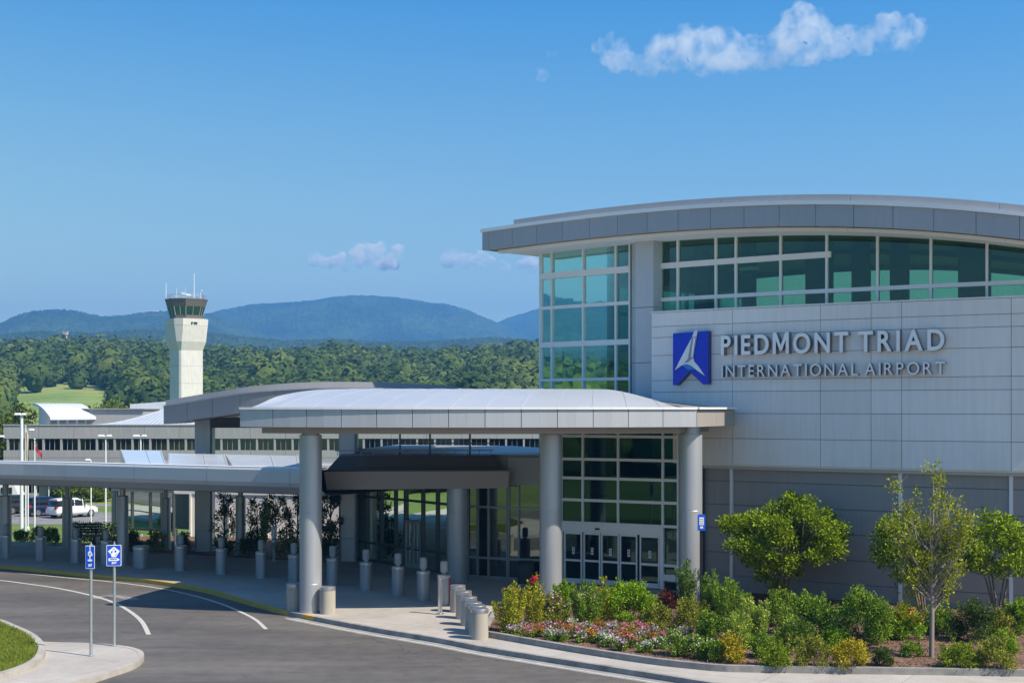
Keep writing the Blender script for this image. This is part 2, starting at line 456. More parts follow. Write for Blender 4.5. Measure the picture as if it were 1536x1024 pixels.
# ---------------------------------------------------------------- foliage
def leaf_arrays(P, size, up=.35, out=None, aspect=.5, droop=0.):
    n = len(P)
    d = rng.normal(size=(n, 3)); d /= np.linalg.norm(d, axis=1)[:, None]
    if out is not None: d = d*.75+out*.7
    d[:, 2] += up-droop; d /= np.linalg.norm(d, axis=1)[:, None]+1e-9
    r = rng.normal(size=(n, 3)); w = np.cross(d, r); w /= np.linalg.norm(w, axis=1)[:, None]+1e-9
    nn = np.cross(w, d)
    L = size*(.65+.7*rng.random(n))[:, None]
    a = P; b = P+d*L*.45+w*L*aspect*.5+nn*L*.10; c = P+d*L; e = P+d*L*.45-w*L*aspect*.5+nn*L*.10
    V = np.stack([a, b, c, e], 1).reshape(-1, 3)
    F = np.arange(4*n).reshape(-1, 4)
    return V, F
def blob_points(centers, radii, n, shell=.55):
    centers = np.asarray(centers, float); radii = np.asarray(radii, float)
    wgt = (radii.prod(1) if radii.ndim == 2 else radii**3)**(2/3.); wgt = wgt/wgt.sum()
    idx = rng.choice(len(centers), n, p=wgt)
    d = rng.normal(size=(n, 3)); d /= np.linalg.norm(d, axis=1)[:, None]
    rr = (shell+(1.05-shell)*rng.random(n))[:, None]
    rad = radii[idx] if radii.ndim == 2 else radii[idx][:, None]
    return centers[idx]+d*rr*rad, d

def shrub(name, loc, w, h, label, leafm, n=1500, leaf=.085, style='mound', category='shrub', group=None, petals=None, npet=0, petsize=.05, stemm='bark', ptop=.55):
    root = thing(name, loc, label, category, group)
    L = np.array(loc); cs = []; rs = []
    st = MB()
    if style == 'mound':
        k = 13
        for i in range(k):
            a = rnd.uniform(0, 6.28); q = math.sqrt(rnd.random())*.36*w
            hh = h*(.34+.42*rnd.random())*(1-.5*(q/(.42*w))**2)
            cs.append((q*math.cos(a), q*math.sin(a), max(.14*h, hh))); rs.append((.17*w, .17*w, .2*h))
        cs.append((0, 0, .70*h)); rs.append((.15*w, .15*w, .26*h))
        for i in range(6):
            a = rnd.uniform(0, 6.28); q = .34*w
            cs.append((q*math.cos(a), q*math.sin(a), .2*h)); rs.append((.15*w, .15*w, .18*h))
        P, d = blob_points(cs, rs, n, .35)
        # loose shoots that break the outline
        m = n//4; sh = []
        for i in range(14):
            a = rnd.uniform(0, 6.28); q = rnd.uniform(.1, .44)*w; z0 = h*(.72-.7*(q/w)); top = h*(1.06-.95*(q/w))*rnd.uniform(.9, 1.1)
            tt = rng.random(m//14+1)[:, None]
            base = np.array([q*math.cos(a)*.85, q*math.sin(a)*.85, z0]); tip = np.array([q*math.cos(a)*1.2, q*math.sin(a)*1.2, top])
            sh.append(base+(tip-base)*tt+rng.normal(size=(len(tt), 3))*.025*w)
            st.tube([L+base*.6, L+tip], [.010, .003], 4)
        P = np.concatenate([P]+sh); d = np.concatenate([d]+[np.tile([[0, 0, .6]], (len(x), 1)) for x in sh])
    elif style == 'spikes':
        k = 22; pts = []; ds = []
        for i in range(k):
            a = rnd.uniform(0, 6.28); q = math.sqrt(rnd.random())*.30*w
            top = np.array([q*1.45*math.cos(a), q*1.45*math.sin(a), h*rnd.uniform(.62, 1.05)*(1-.35*(q/(.34*w))**2)])
            base = np.array([q*.5*math.cos(a), q*.5*math.sin(a), .02])
            m = n//k; tt = rng.random(m)**.8
            ax = base+(top-base)*tt[:, None]
            rad = .13*w*(1.08-tt)+.02
            dd = rng.normal(size=(m, 3)); dd /= np.linalg.norm(dd, axis=1)[:, None]
            pts.append(ax+dd*rad[:, None]*np.array([1, 1, .5])); dd[:, 2] = abs(dd[:, 2])+.5; ds.append(dd)
            st.tube([L+base, L+(base+top)*.5+np.array([0, 0, .02]), L+top*.98], [.014, .009, .003], 4)
        P = np.concatenate(pts); d = np.concatenate(ds)
    P[:, 2] = np.maximum(P[:, 2], .02)
    V, F = leaf_arrays(P, leaf, .3, d)
    np_mesh('foliage', V+L, F, leafm, root)
    for i in range(5):
        a = rnd.uniform(0, 6.28); st.tube([L+np.array([.03*math.cos(a), .03*math.sin(a), -.06]), L+np.array([.16*w*math.cos(a), .16*w*math.sin(a), .45*h])], [.018, .008], 5)
    st.build('stem', stemm, root)
    if petals:
        top = P[P[:, 2] > ptop*h*(.6+.4*rng.random(len(P)))]
        if len(top):
            idx = rng.choice(len(top), npet)
            Q = top[idx]+rng.normal(size=(npet, 3))*.03+np.array([0, -.03, .05])
            V, F = leaf_arrays(Q, petsize, .5, None, .9)
            np_mesh('blossoms', V+L, F, petals, root)
    return root

def tree(name, loc, label, centers, radii, n, leaf, leafm, trunks, barkm, category='tree', group=None, shell=.3, up=.1):
    """centers/radii: leaf clumps relative to loc; trunks: list of (points, radii) relative"""
    root = thing(name, loc, label, category, group); L = np.array(loc)
    P, d = blob_points(centers, radii, n, shell)
    V, F = leaf_arrays(P, leaf, up, d)
    np_mesh('crown', V+L, F, leafm, root)
    st = MB()
    for pts, rad in trunks: st.tube([L+np.array(p) for p in pts], rad, 7)
    st.build('trunk', barkm, root)
    return root
# ================================================================ the main terminal: a bowed facade, arc length s from the sign wall's left edge
RAD = 74.0; A0 = R(-39.9); P0 = (5.5, 55.9)
CC = (P0[0]-RAD*math.sin(A0), P0[1]+RAD*math.cos(A0))
def F(s, off, z):
    a = A0+s/RAD; r = RAD+off
    return Vector((CC[0]+r*math.sin(a), CC[1]-r*math.cos(a), z))
def s_at(u, off=0., fn=F):
    lo, hi = -20., 40.; k = (u-CX)/FPX
    for _ in range(50):
        m = (lo+hi)/2; p = fn(m, off, 0)
        if p.x/p.y < k: lo = m
        else: hi = m
    return (lo+hi)/2
def straight(p, q):
    p = Vector((p[0], p[1])); q = Vector((q[0], q[1])); d = (q-p).normalized(); n = Vector((d.y, -d.x))
    def fn(s, off, z):
        w = p+d*s+n*off; return Vector((w.x, w.y, z))
    fn.length = (q-p).length; return fn

S_END = 19.5
def fb(s): return 13.929-.00869*s-.00303*s*s-.0001526*s**3          # underside of the curved roof fascia
def soff(s): return fb(s)-.07
GZ = -1.0                                           # the glass stands a metre behind the sign wall

terminal = thing('terminal_building', F(6, -4, 0), 'large grey metal panelled terminal with curved roof, green glass and airport name on its wall', 'building')

# sign wall: separate metal panels over a dark backing, so that the joints are real gaps
us = [1099, 1231, 1307, 1353, 1517]
ss = [0.0]+[s_at(u) for u in us]+[s_at(1517)+4.1, S_END]
zs = [5.07, 6.06, 7.00, 7.83, 8.28, 9.26, 9.96, 10.39, 10.93]
mb = MB(); G = .009
mb.abox(F, .02, S_END-.02, -.50, -.03, 5.09, 10.90, 24, 1)
for i in range(len(ss)-1):
    for j in range(len(zs)-1):
        a, b = ss[i], ss[i+1]
        mb.abox(F, a+G, b-G, -.022, .03, zs[j]+G, zs[j+1]-G, max(2, int((b-a)/.8)))
# return of the wall to the glass line and its coping
mb.abox(F, .0, .018, -.95, -.03, 5.07, 10.92, 1)
mb.abox(F, -.02, S_END, -.98, .05, 10.935, 10.99, 24)
mb.abox(F, .02, S_END, -.98, -.02, 5.02, 5.075, 24)
mb.build('sign_wall', ['panel_metal', 'joint_dark'], terminal)

mb = MB(); z_l = [0.1, .85, 1.71, 2.63, 3.53, 4.43, 5.0]
mb.abox(F, .1, S_END, -.95, -.42, -.1, 5.015, 24, 1)
sl = [.1]+[s_at(u, -.35) for u in (1098, 1351, 1517)]+[s_at(1517)+4.2, S_END]
for i in range(len(sl)-1):
    for j in range(len(z_l)-1):
        mb.abox(F, sl[i]+.012, sl[i+1]-.012, -.415, -.36, z_l[j]+.012, z_l[j+1]-.012, 4)
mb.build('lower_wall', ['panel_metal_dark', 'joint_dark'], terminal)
mb = MB(); mb.abox(F, .1, S_END, -.357, -.20, 4.90, 5.015, 24); mb.build('wall_trim', 'walkway_metal', terminal)
for i, s in enumerate(sl[1:-1]):
    mb = MB(); mb.abox(F, s-.06, s+.06, -.357, -.28, .1, 4.895, 1); mb.build('cover_strip', 'mullion', terminal)

def curtain(parent, pos, verts, hors, z0, z1, glass, frame, vw=.06, n=1, name='curtain_wall', s0=None, s1=None, depth=.10, hband=None, top=True):
    """glazed wall: one glass sheet with its own grid of mullions; hors = (z, half height, s limit or None)"""
    s0 = verts[0] if s0 is None else s0; s1 = verts[-1] if s1 is None else s1
    f1 = z1 if callable(z1) else (lambda q: z1)
    gl = MB()
    rows = [[pos(s0+(s1-s0)*i/n, 0, z0), pos(s0+(s1-s0)*i/n, 0, f1(s0+(s1-s0)*i/n))] for i in range(n+1)]
    gl.grid(rows, smooth=False)
    o = gl.build(name, glass, parent)
    fr = MB()
    for s in verts: fr.abox(pos, s-vw/2, s+vw/2, -.08, depth, z0, lambda q: f1(q)-.001)
    for z, hh, lim in hors:
        e = s1 if lim is None else lim
        fr.abox(pos, s0+vw/2+.001, e, -.07, depth+.003, z-hh, z+hh, n)
    fr.build('mullions', frame, o)
    return o

def GF(s, off, z): return F(s, GZ+off, z)
sL = s_at(812, 0, GF); sLr = s_at(946, 0, GF); sC0 = s_at(981, 0, GF)
vl = [sL]+[s_at(u, 0, GF) for u in (829, 876, 925)]+[sLr]
hz = [(12.84, .13, None), (11.48, .07, None), (9.9, .11, None), (8.4, .06, None), (7.0, .06, None)]
curtain(terminal, GF, vl, hz, 5.4, lambda s: soff(s)+.02, 'glass_teal', 'mullion', .075, 8)
vr = [sC0]+[s_at(u, 0, GF) for u in (1018, 1075, 1105, 1172, 1241, 1317, 1397, 1481, 1572, 1668)]
vr.append(S_END)
curtain(terminal, GF, vr, [(11.52, .075, None), (12.86, .11, s_at(1247, 0, GF))], 10.2, lambda s: soff(s)+.02, 'glass_clerestory', 'mullion', .085, 24, name='clerestory')

# corner pilaster between the two glass fields
mb = MB(); a, b = s_at(945, -.5), s_at(983, -.5)
for z0, z1 in ((5.0, 9.0), (9.02, 11.2), (11.22, None)):
    top = [(a, -1.1), (a+.02, -.62), (a+.38, -.36), (b-.04, -.42), (b, -1.1)]
    poly = [tuple(F(s, o, 0))[:2] for s, o in top]
    mb.prism(poly, z0, (lambda x, y: soff(-.6)+.02) if z1 is None else z1)
mb.build('pilaster', 'walkway_metal', terminal)

# roof: slab, fascia panels, light drip strip, set-back cap, white soffit beam
SL = -7.85
mb = MB(); mb.abox(F, SL+.3, S_END, -17.0, 1.22, lambda s: fb(s)+.02, lambda s: fb(s)+.80, 40)
roof = mb.build('roof', 'panel_metal_dark', terminal)
mb = MB(); s = SL; first = True
while s < S_END-.1:
    e = min(s+(.42 if first else 1.36), S_END); first = False
    mb.abox(F, s+.008, e-.008, 1.25, 1.42, lambda q: fb(q), lambda q: fb(q)+.745, 2); s = e
mb.abox(F, SL, S_END, 1.222, 1.247, lambda q: fb(q)+.01, lambda q: fb(q)+.74, 40, 1)
for k in range(14):
    o1 = 1.2-k*1.3; mb.abox(F, SL-.02, SL+.10, o1-1.29, o1, lambda q: fb(q), lambda q: fb(q)+.745)
mb.build('fascia', ['fascia_metal', 'joint_dark'], roof)
mb = MB(); mb.abox(F, SL-.03, S_END, 1.0, 1.50, lambda q: fb(q)+.75, lambda q: fb(q)+.89, 40); mb.build('drip_strip', 'mullion', roof)
mb = MB(); s = -6.35
while s < S_END-.1:
    e = min(s+5.0, S_END)
    mb.abox(F, s+.006, e-.006, -15, 1.05, lambda q: fb(q)+.892, lambda q: fb(q)+1.16, 6); s = e
mb.build('roof_cap', 'fascia_metal', roof)
mb = MB(); s = SL+.45
while s < S_END-.1:
    e = min(s+5.3, S_END); mb.abox(F, s+.006, e-.006, .62, .92, lambda q: fb(q)-.13, lambda q: fb(q)-.002, 6); s = e
mb.abox(F, SL+.45, S_END, -1.2, .615, lambda q: fb(q)-.09, lambda q: fb(q)-.02, 40)
mb.abox(F, SL+.45, sL-.02, -17, -1.2, lambda q: fb(q)-.09, lambda q: fb(q)-.02, 6)
mb.build('soffit', 'soffit_white', roof)

# inside: floors, dark columns, rear glazing, so that the glass has something to show
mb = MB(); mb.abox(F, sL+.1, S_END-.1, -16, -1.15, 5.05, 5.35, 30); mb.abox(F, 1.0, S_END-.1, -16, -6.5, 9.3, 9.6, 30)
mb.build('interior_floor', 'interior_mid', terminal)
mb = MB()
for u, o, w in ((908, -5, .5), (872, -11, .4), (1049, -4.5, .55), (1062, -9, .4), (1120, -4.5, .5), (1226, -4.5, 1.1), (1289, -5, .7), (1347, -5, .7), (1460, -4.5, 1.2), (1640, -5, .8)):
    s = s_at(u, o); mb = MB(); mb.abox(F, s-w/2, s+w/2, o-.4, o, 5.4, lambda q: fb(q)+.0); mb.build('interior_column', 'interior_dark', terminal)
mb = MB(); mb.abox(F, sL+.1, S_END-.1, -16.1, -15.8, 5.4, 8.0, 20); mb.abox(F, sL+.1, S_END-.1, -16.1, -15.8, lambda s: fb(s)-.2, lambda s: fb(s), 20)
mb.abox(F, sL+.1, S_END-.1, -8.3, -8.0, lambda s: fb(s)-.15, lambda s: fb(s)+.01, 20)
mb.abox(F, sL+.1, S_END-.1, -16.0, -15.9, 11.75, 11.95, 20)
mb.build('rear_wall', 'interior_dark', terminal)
mb = MB(); gl = [[F(sL+.1+(S_END-sL-.2)*i/20, -15.95, 8.0), F(sL+.1+(S_END-sL-.2)*i/20, -15.95, fb(sL+.1+(S_END-sL-.2)*i/20)-.2)] for i in range(21)]
mb.grid(gl, smooth=False); mb.build('rear_window', 'glass_back', terminal)
# glazed left side of the hall and its lower storey
side = straight(F(sL, -16.1, 0), F(sL, GZ, 0))
curtain(terminal, side, [i*side.length/6 for i in range(7)], [(12.84, .13, None), (11.48, .07, None), (9.9, .11, None), (8.4, .06, None)], 5.4, soff(sL)+.02, 'glass_teal', 'mullion', .08, name='curtain_wall')
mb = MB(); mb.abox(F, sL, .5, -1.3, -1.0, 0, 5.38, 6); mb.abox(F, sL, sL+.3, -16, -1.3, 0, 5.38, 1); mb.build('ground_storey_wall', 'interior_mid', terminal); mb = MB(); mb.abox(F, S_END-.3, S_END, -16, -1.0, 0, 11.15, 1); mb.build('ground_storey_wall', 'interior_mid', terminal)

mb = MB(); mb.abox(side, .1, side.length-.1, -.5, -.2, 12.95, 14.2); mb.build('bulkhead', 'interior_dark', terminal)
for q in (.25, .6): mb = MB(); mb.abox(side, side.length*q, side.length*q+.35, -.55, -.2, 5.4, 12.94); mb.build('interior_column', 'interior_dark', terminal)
# light fittings seen through the clerestory
for u, z, o in ((1117, 12.75, -3.0), (1165, 10.999, -1.6)):
    s = s_at(u, o); mb = MB(); mb.abox(F, s-.55, s+.55, o-.2, o, z-.06, z+.06); mb.build('light_fitting', 'letter_white', terminal)

# ---------------------------------------------------------------- entrance vestibule with five door leaves
EN = straight((px_x(841, 57.6), 57.6), (px_x(1020, 55.1), 55.1)); EL = EN.length
def se(u): return s_at(u, 0, EN)
ve = [se(u) for u in (843, 875, 928, 995, 1018)]
hor = [(6.08, .055, None), (5.16, .055, None), (4.40, .055, None), (3.52, .055, None)]
o = curtain(terminal, EN, ve, hor, 2.66, 6.9, 'glass_entry', 'mullion', .075, name='entrance_glazing')
o2 = curtain(terminal, EN, [ve[3], ve[4]], [(.62, .12, None), (1.09, .05, None)], .15, 2.6, 'glass_entry', 'mullion', .075, name='side_light')
mb = MB(); mb.abox(EN, ve[0]-.04, ve[4]+.04, -.16, .14, 2.56, 2.66); mb.abox(EN, ve[0]-.02, ve[3], -.16, .10, 2.24, 2.555)
mb.abox(EN, ve[0]-.04, ve[0]+.07, -.10, .12, .15, 2.235); mb.abox(EN, ve[3]-.10, ve[3]+.05, -.10, .135, .15, 2.555)
hd = mb.build('door_header', 'door_frame', terminal)
mb = MB(); sx = se(898); mb.abox(EN, sx-.09, sx+.09, .102, .16, 2.36, 2.43); mb.build('door_sensor', 'black_metal', hd)
dx = [(720, 817), (822, 914), (919, 1017), (1021, 1117), (1134, 1242)]
for k, (x0, x1) in enumerate(dx):
    a, b = se(650+x0*.2735), se(650+x1*.2735); t = .055
    off = .0 if k in (0, 4) else -.06
    mb = MB()
    mb.abox(EN, a, a+t, off-.03, off+.05, .17, 2.235); mb.abox(EN, b-t, b, off-.03, off+.05, .17, 2.235)
    mb.abox(EN, a+t, b-t, off-.028, off+.048, 2.14, 2.233); mb.abox(EN, a+t, b-t, off-.028, off+.048, .17, .36); mb.abox(EN, a+t, b-t, off-.028, off+.048, 1.05, 1.13)
    d = mb.build('door', 'door_frame', terminal)
    mb = MB(); mb.quad(EN(a+t, off, .36), EN(b-t, off, .36), EN(b-t, off, 2.14), EN(a+t, off, 2.14)); mb.build('door_glass', 'glass_entry', d)
    mb = MB(); m = (a+b)/2; mb.abox(EN, m-.055, m+.055, off+.003, off+.012, 1.34, 1.62, 1, 0)
    mb.abox(EN, m-.035, m+.035, off+.013, off+.016, 1.40, 1.47, 1, 1); mb.abox(EN, m-.035, m+.035, off+.013, off+.016, 1.52, 1.58, 1, 1)
    mb.build('door_sticker', ['sign_white', 'joint_dark'], d)
mb = MB(); a = EN(ve[0], -.1, 0); b = EN(ve[4], -.1, 0)
mb.abox(EN, ve[0]-.3, ve[0]-.05, -3.5, .05, .1, 6.9); mb.abox(EN, ve[4]+.045, ve[4]+1.0, -3.0, .0, .1, 6.55)
mb.abox(EN, ve[0]-.3, ve[4]+.8, -3.5, .05, 6.9, 7.0); mb.abox(EN, ve[0]-.049, ve[4]+.04, -3.5, -3.3, .1, 6.9); mb.abox(EN, ve[0]-.04, ve[4], -3.3, -.5, 3.35, 3.6)
mb.abox(EN, ve[0]-.04, ve[4], -3.2, .2, .1, .165)
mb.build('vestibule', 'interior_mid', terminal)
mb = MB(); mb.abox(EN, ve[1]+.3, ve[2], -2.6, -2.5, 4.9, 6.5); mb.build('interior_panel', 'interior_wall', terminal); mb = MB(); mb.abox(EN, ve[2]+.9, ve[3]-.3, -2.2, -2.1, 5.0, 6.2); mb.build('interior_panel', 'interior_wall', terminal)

# ---------------------------------------------------------------- emblem and lettering on the sign wall
eS0, eS1 = s_at(1011.5, .2), s_at(1064.0, .2); eY = F((eS0+eS1)/2, .2, 0).y
def em(px, py, off):                       # a point of the emblem's drawing
    s = eS0+(px-200)/490*(eS1-eS0); v = 480+py/9.31; return F(s, off, px_z(v, eY))
def plate(mb, pts, o0, o1, mi=0, side=None):
    f = [em(x, y, o1) for x, y in pts]; b = [em(x, y, o0) for x, y in pts]; n = len(pts)
    mb.add(f, [tuple(range(n))], mi); mb.add(f+b, [(i, n+i, n+(i+1) % n, (i+1) % n) for i in range(n)], mi if side is None else side)
emblem = thing('emblem_sign', F((eS0+eS1)/2, .03, px_z(538, eY)), 'blue notched emblem panel with a white stylised aircraft tail, left of the airport name', 'emblem sign')
mb = MB(); plate(mb, [(200, 178), (200, 905), (250, 905), (432, 715), (625, 902), (690, 895), (690, 160)], .04, .30, 0, 1)
mb.build('emblem_panel', ['emblem_blue', 'emblem_side'], emblem)
mb = MB(); plate(mb, [(535, 140), (500, 175), (480, 235), (320, 530), (237, 695), (330, 630), (372, 618), (410, 615), (448, 628), (480, 650), (560, 715), (650, 780), (600, 700), (560, 640), (510, 585), (490, 530), (552, 150)], .31, .345)
mb.build('aircraft_figure', 'emblem_white', emblem)
mb = MB(); plate(mb, [(478, 240), (440, 440), (425, 535), (395, 575), (360, 602), (420, 590), (460, 560), (492, 525), (540, 238)], .347, .36, 0)
mb.build('tail_stripe', 'emblem_grey', emblem)
mb = MB(); plate(mb, [(500, 250), (478, 420), (468, 520), (488, 520), (530, 250)], .362, .37); mb.build('tail_highlight', 'soffit_white', emblem)
mb = MB(); plate(mb, [(332, 633), (375, 624), (410, 621), (446, 634), (478, 656), (512, 684), (452, 688), (428, 700), (385, 662)], .31, .335); mb.build('wing_patch', 'emblem_sky', emblem)

def letter_mesh(ch, height, depth, bold, sx):
    if ch == 'M':                          # drawn by hand: the emboldened built-in glyph crosses itself
        me = bpy.data.meshes.new('glyph'); t = .105+bold*1.6; h = .729; w = .74
        pts = [(0, 0), (t, 0), (t, h*.66), (w/2-t*.34, h*.16), (w/2+t*.34, h*.16), (w-t, h*.66), (w-t, 0), (w, 0), (w, h), (w-t*1.15, h), (w/2, h*.40), (t*1.15, h), (0, h)]
        pts = [(x, y*(1+2*bold/h)-bold) for x, y in pts]
        bm = bmesh.new(); f = bm.faces.new([bm.verts.new((x, y, 0)) for x, y in pts]); f.normal_update()
        bmesh.ops.triangulate(bm, faces=[f]); bm.normal_update(); bm.to_mesh(me); bm.free(); return me
    cu = bpy.data.curves.new('glyph', 'FONT'); cu.body = ch; cu.size = 1; cu.offset = bold; cu.extrude = .001
    cu.resolution_u = 6
    ob = bpy.data.objects.new('glyph', cu); COL.objects.link(ob)
    dg = bpy.context.evaluated_depsgraph_get(); dg.update()
    me = bpy.data.meshes.new_from_object(ob.evaluated_get(dg))
    bpy.data.objects.remove(ob); bpy.data.curves.remove(cu)
    return me
_H = None
def lettering(text, name, u0, u1, zb, cap, off, depth, bold, label, gapw):
    global _H
    s0, s1 = s_at(u0, off), s_at(u1, off)
    glyphs = []
    if _H is None:
        m = letter_mesh('I', 1, 1, 0, 1); _H = max(v.co.y for v in m.vertices)-min(v.co.y for v in m.vertices)
    k = cap/(_H+2*bold)
    for ch in text:
        if ch == ' ': glyphs.append(None); continue
        m = letter_mesh(ch, cap, depth, bold, 1); xs = [v.co.x for v in m.vertices]; glyphs.append((m, min(xs), max(xs)))
    wsum = sum((b-a) for _, a, b in [q for q in glyphs if q])
    nl = sum(1 for q in glyphs if q); nw = sum(1 for q in glyphs if q is None)
    L = s1-s0; sx = (L-gapw*cap*(nl-1)-nw*.28*cap)/(wsum)
    root = thing(name, F((s0+s1)/2, .03, zb), label, 'sign')
    s = s0
    for ch, q in zip(text, glyphs):
        if q is None: s += .28*cap; continue
        me, a, b = q; w = (b-a)*sx
        bm = bmesh.new(); bm.from_mesh(me)
        ymin = 0 if True else 0
        front = [f for f in bm.faces if f.normal.z > .9]
        V = []; Fc = []; mi = []
        idx = {}
        nm = MB()
        for f in front:
            nm.add([F(s+(v.co.x-a)*sx, off+depth, zb+(v.co.y+bold)*k) for v in f.verts], [tuple(range(len(f.verts)))], 0)
        # sides: boundary edges of the front cap
        for e in bm.edges:
            fl = [f for f in e.link_faces if f.normal.z > .9]
            if len(fl) == 1:
                lp = [l for l in fl[0].loops if l.edge == e][0]; p, r = lp.vert.co, lp.link_loop_next.vert.co
                P = lambda c, o: F(s+(c.x-a)*sx, o, zb+(c.y+bold)*k)
                nm.add([P(p, off+depth), P(p, off), P(r, off), P(r, off+depth)], [(0, 1, 2, 3)], 1)
        bm.free(); bpy.data.meshes.remove(me)
        nm.build('letter', ['letter_white', 'letter_side'], root)
        s += w+gapw*cap
    return root
lettering('PIEDMONT TRIAD', 'name_lettering', 1086, 1419, 9.19, .74, .07, .24, .022, 'large white raised letters reading PIEDMONT TRIAD on the grey metal wall', .22)
lettering('INTERNATIONAL AIRPORT', 'name_lettering', 1086, 1420, 8.37, .43, .07, .20, .002, 'smaller white raised letters reading INTERNATIONAL AIRPORT below the large name', .30)

# ================================================================ entrance canopy: white vault on round columns
def cfy(x): return 47.3+.0263*(x+1.5)**2 if x <= 6.3 else 48.9+(x-6.3)*2.1
XL, XR = -9.3, 6.3
front = [(XL+(XR-XL)*i/26, cfy(XL+(XR-XL)*i/26)) for i in range(27)]
canopy = thing('entrance_canopy', (-1, 52, .15), 'pale entrance canopy with a low white vaulted roof on round columns', 'canopy')
ring = front+[(8.25, 53.0), (8.25, 54.2), (5.0, 57.6), (2.0, 60.0), (-6.3, 60.0), (-7.0, 51.2)]
mb = MB(); mb.prism(ring, 6.585, 7.14, 0, 1)
def seg(mb, p, q, z0, z1, th, mi, gap=.008):
    f = straight(p, q); mb.abox(f, gap, f.length-gap, .004, th, z0, z1, 1, mi)
cum = 0
# fascia panels every second front vertex
for i in range(0, 26, 2):
    f0, f1, f2 = front[i], front[i+1], front[i+2]
    for a, b, ga, gb in ((f0, f1, .010, 0), (f1, f2, 0, .010)):
        f = straight(a, b); mb.abox(f, ga, f.length-gb, .004, .10, 6.56, 7.16, 1, 0)
pass
seg(mb, (-7.0, 51.2), (XL, cfy(XL)), 6.56, 7.16, .10, 0); seg(mb, (-6.3, 60.0), (-7.0, 51.2), 6.56, 7.16, .10, 0)
mb.build('fascia', ['canopy_fascia', 'rear_fascia'], canopy)
mb = MB(); seg(mb, (6.3, 48.9), (7.25, 50.9), 6.56, 7.14, .06, 0); seg(mb, (7.25, 50.9), (8.25, 53.0), 6.56, 7.14, .06, 0); mb.build('return_fascia', 'panel_metal_dark', canopy)  # darker metal colour paints this return as if it lay in shade
mb = MB()
for i in range(26): seg(mb, front[i], front[i+1], 7.163, 7.235, .16, 0, 0)
seg(mb, (6.3, 48.9), (8.25, 53.0), 7.163, 7.235, .16, 0, 0); seg(mb, (-7.0, 51.2), (XL, cfy(XL)), 7.163, 7.235, .16, 0, 0)
mb.build('drip_strip', 'mullion', canopy)
# vaulted roof
def vault(i, j, ni, nj):
    a = i/ni; b = j/nj; x = XL+(XR-XL)*a; yf = cfy(x)
    xr = -6.4+(6.3+6.4)*a; yr = 57.5
    # far-left side of the roof runs along the slanting end
    bx = b; px = x+(xr-x)*min(1, bx*1.0); py = yf+(yr-yf)*bx
    if a < .16:
        k = 1-a/.16; py = yf+(yr-yf)*bx
    end_l = min(1, (a/.055))**.5 if a < .055 else 1
    end_l = max(end_l, min(1, b*3)) if a > 0 else min(1, max(0, b-.0)*4)**.6
    rr = max(0, (a-.80)/.20); end_r = 1-rr**1.5
    prof = 1-(1-b)**2.6
    return Vector((px, py, 7.16+.80*prof*end_l*max(end_r, 0)**.9))
NI, NJ = 52, 18
mb = MB(); rows = [[vault(i, j, NI, NJ) for i in range(NI+1)] for j in range(NJ+1)]
mb.grid(rows)
back = [[rows[-1][i] for i in range(NI+1)], [Vector((rows[-1][i].x, 59.0, rows[-1][i].z-.15)) for i in range(NI+1)], [Vector((rows[-1][i].x, 60.0, 7.145)) for i in range(NI+1)]]
mb.grid(back)
left = [[rows[j][0] for j in range(NJ+1)], [Vector((min(rows[j][0].x, 0)+.0, rows[j][0].y, 7.142)) for j in range(NJ+1)]]
rf = mb.build('roof', 'roof_white', canopy)
# standing seams of the roof
mb = MB()
for i in range(4, NI, 4):
    pts = [rows[j][i]+Vector((0, 0, .012)) for j in range(0, NJ+1)]; mb.tube(pts, .007, 4)
mb.build('roof_seams', 'seam_roof', rf)
# link roof to the wall of the hall
mb = MB(); mb.add([(6.3, 48.98, 7.165), (8.25, 53.0, 7.165), (8.25, 54.2, 7.165), (5.6, 57.3, 7.165), (4.6, 55.2, 7.62)], [(0, 1, 4), (1, 2, 4), (2, 3, 4), (3, 0, 4)], 0)
mb.build('link_roof', 'rear_fascia', canopy)  # dark colour stands in for shade on the link roof
# recessed beam below the fascia
mb = MB(); inner = [(x*.93-.05, y+.55) for x, y in front]+[(6.6, 51.2), (7.4, 53.4), (4.5, 56.5), (-5.5, 57.5), (-6.2, 51.6)]
mb.prism(inner, 6.33, 6.58); mb.build('soffit', 'marquee_grey', canopy)
def column(parent, x, y, r, z0, z1, joints):
    mb = MB(); zz = [z0]+joints+[z1]
    for a, b in zip(zz[:-1], zz[1:]): mb.lathe([(r-.006, a), (r, a+.012), (r, b-.012), (r-.006, b)], x, y, 40)
    mb.lathe([(r+.02, z0), (r+.02, z0+.05), (r, z0+.055)], x, y, 40)
    mb.lathe([(r*.8, z1-.01), (r*.8, z1+.28)], x, y, 32)
    return mb.build('column', 'column_metal', parent)
column(canopy, px_x(466, 49.3), 49.3, .385, .15, 6.28, [1.15, 3.6])
column(canopy, px_x(826, 50.0), 50.0, .39, .15, 6.28, [3.6])
column(canopy, px_x(1035.5, 50.4), 50.4, .42, .15, 6.28, [3.6])

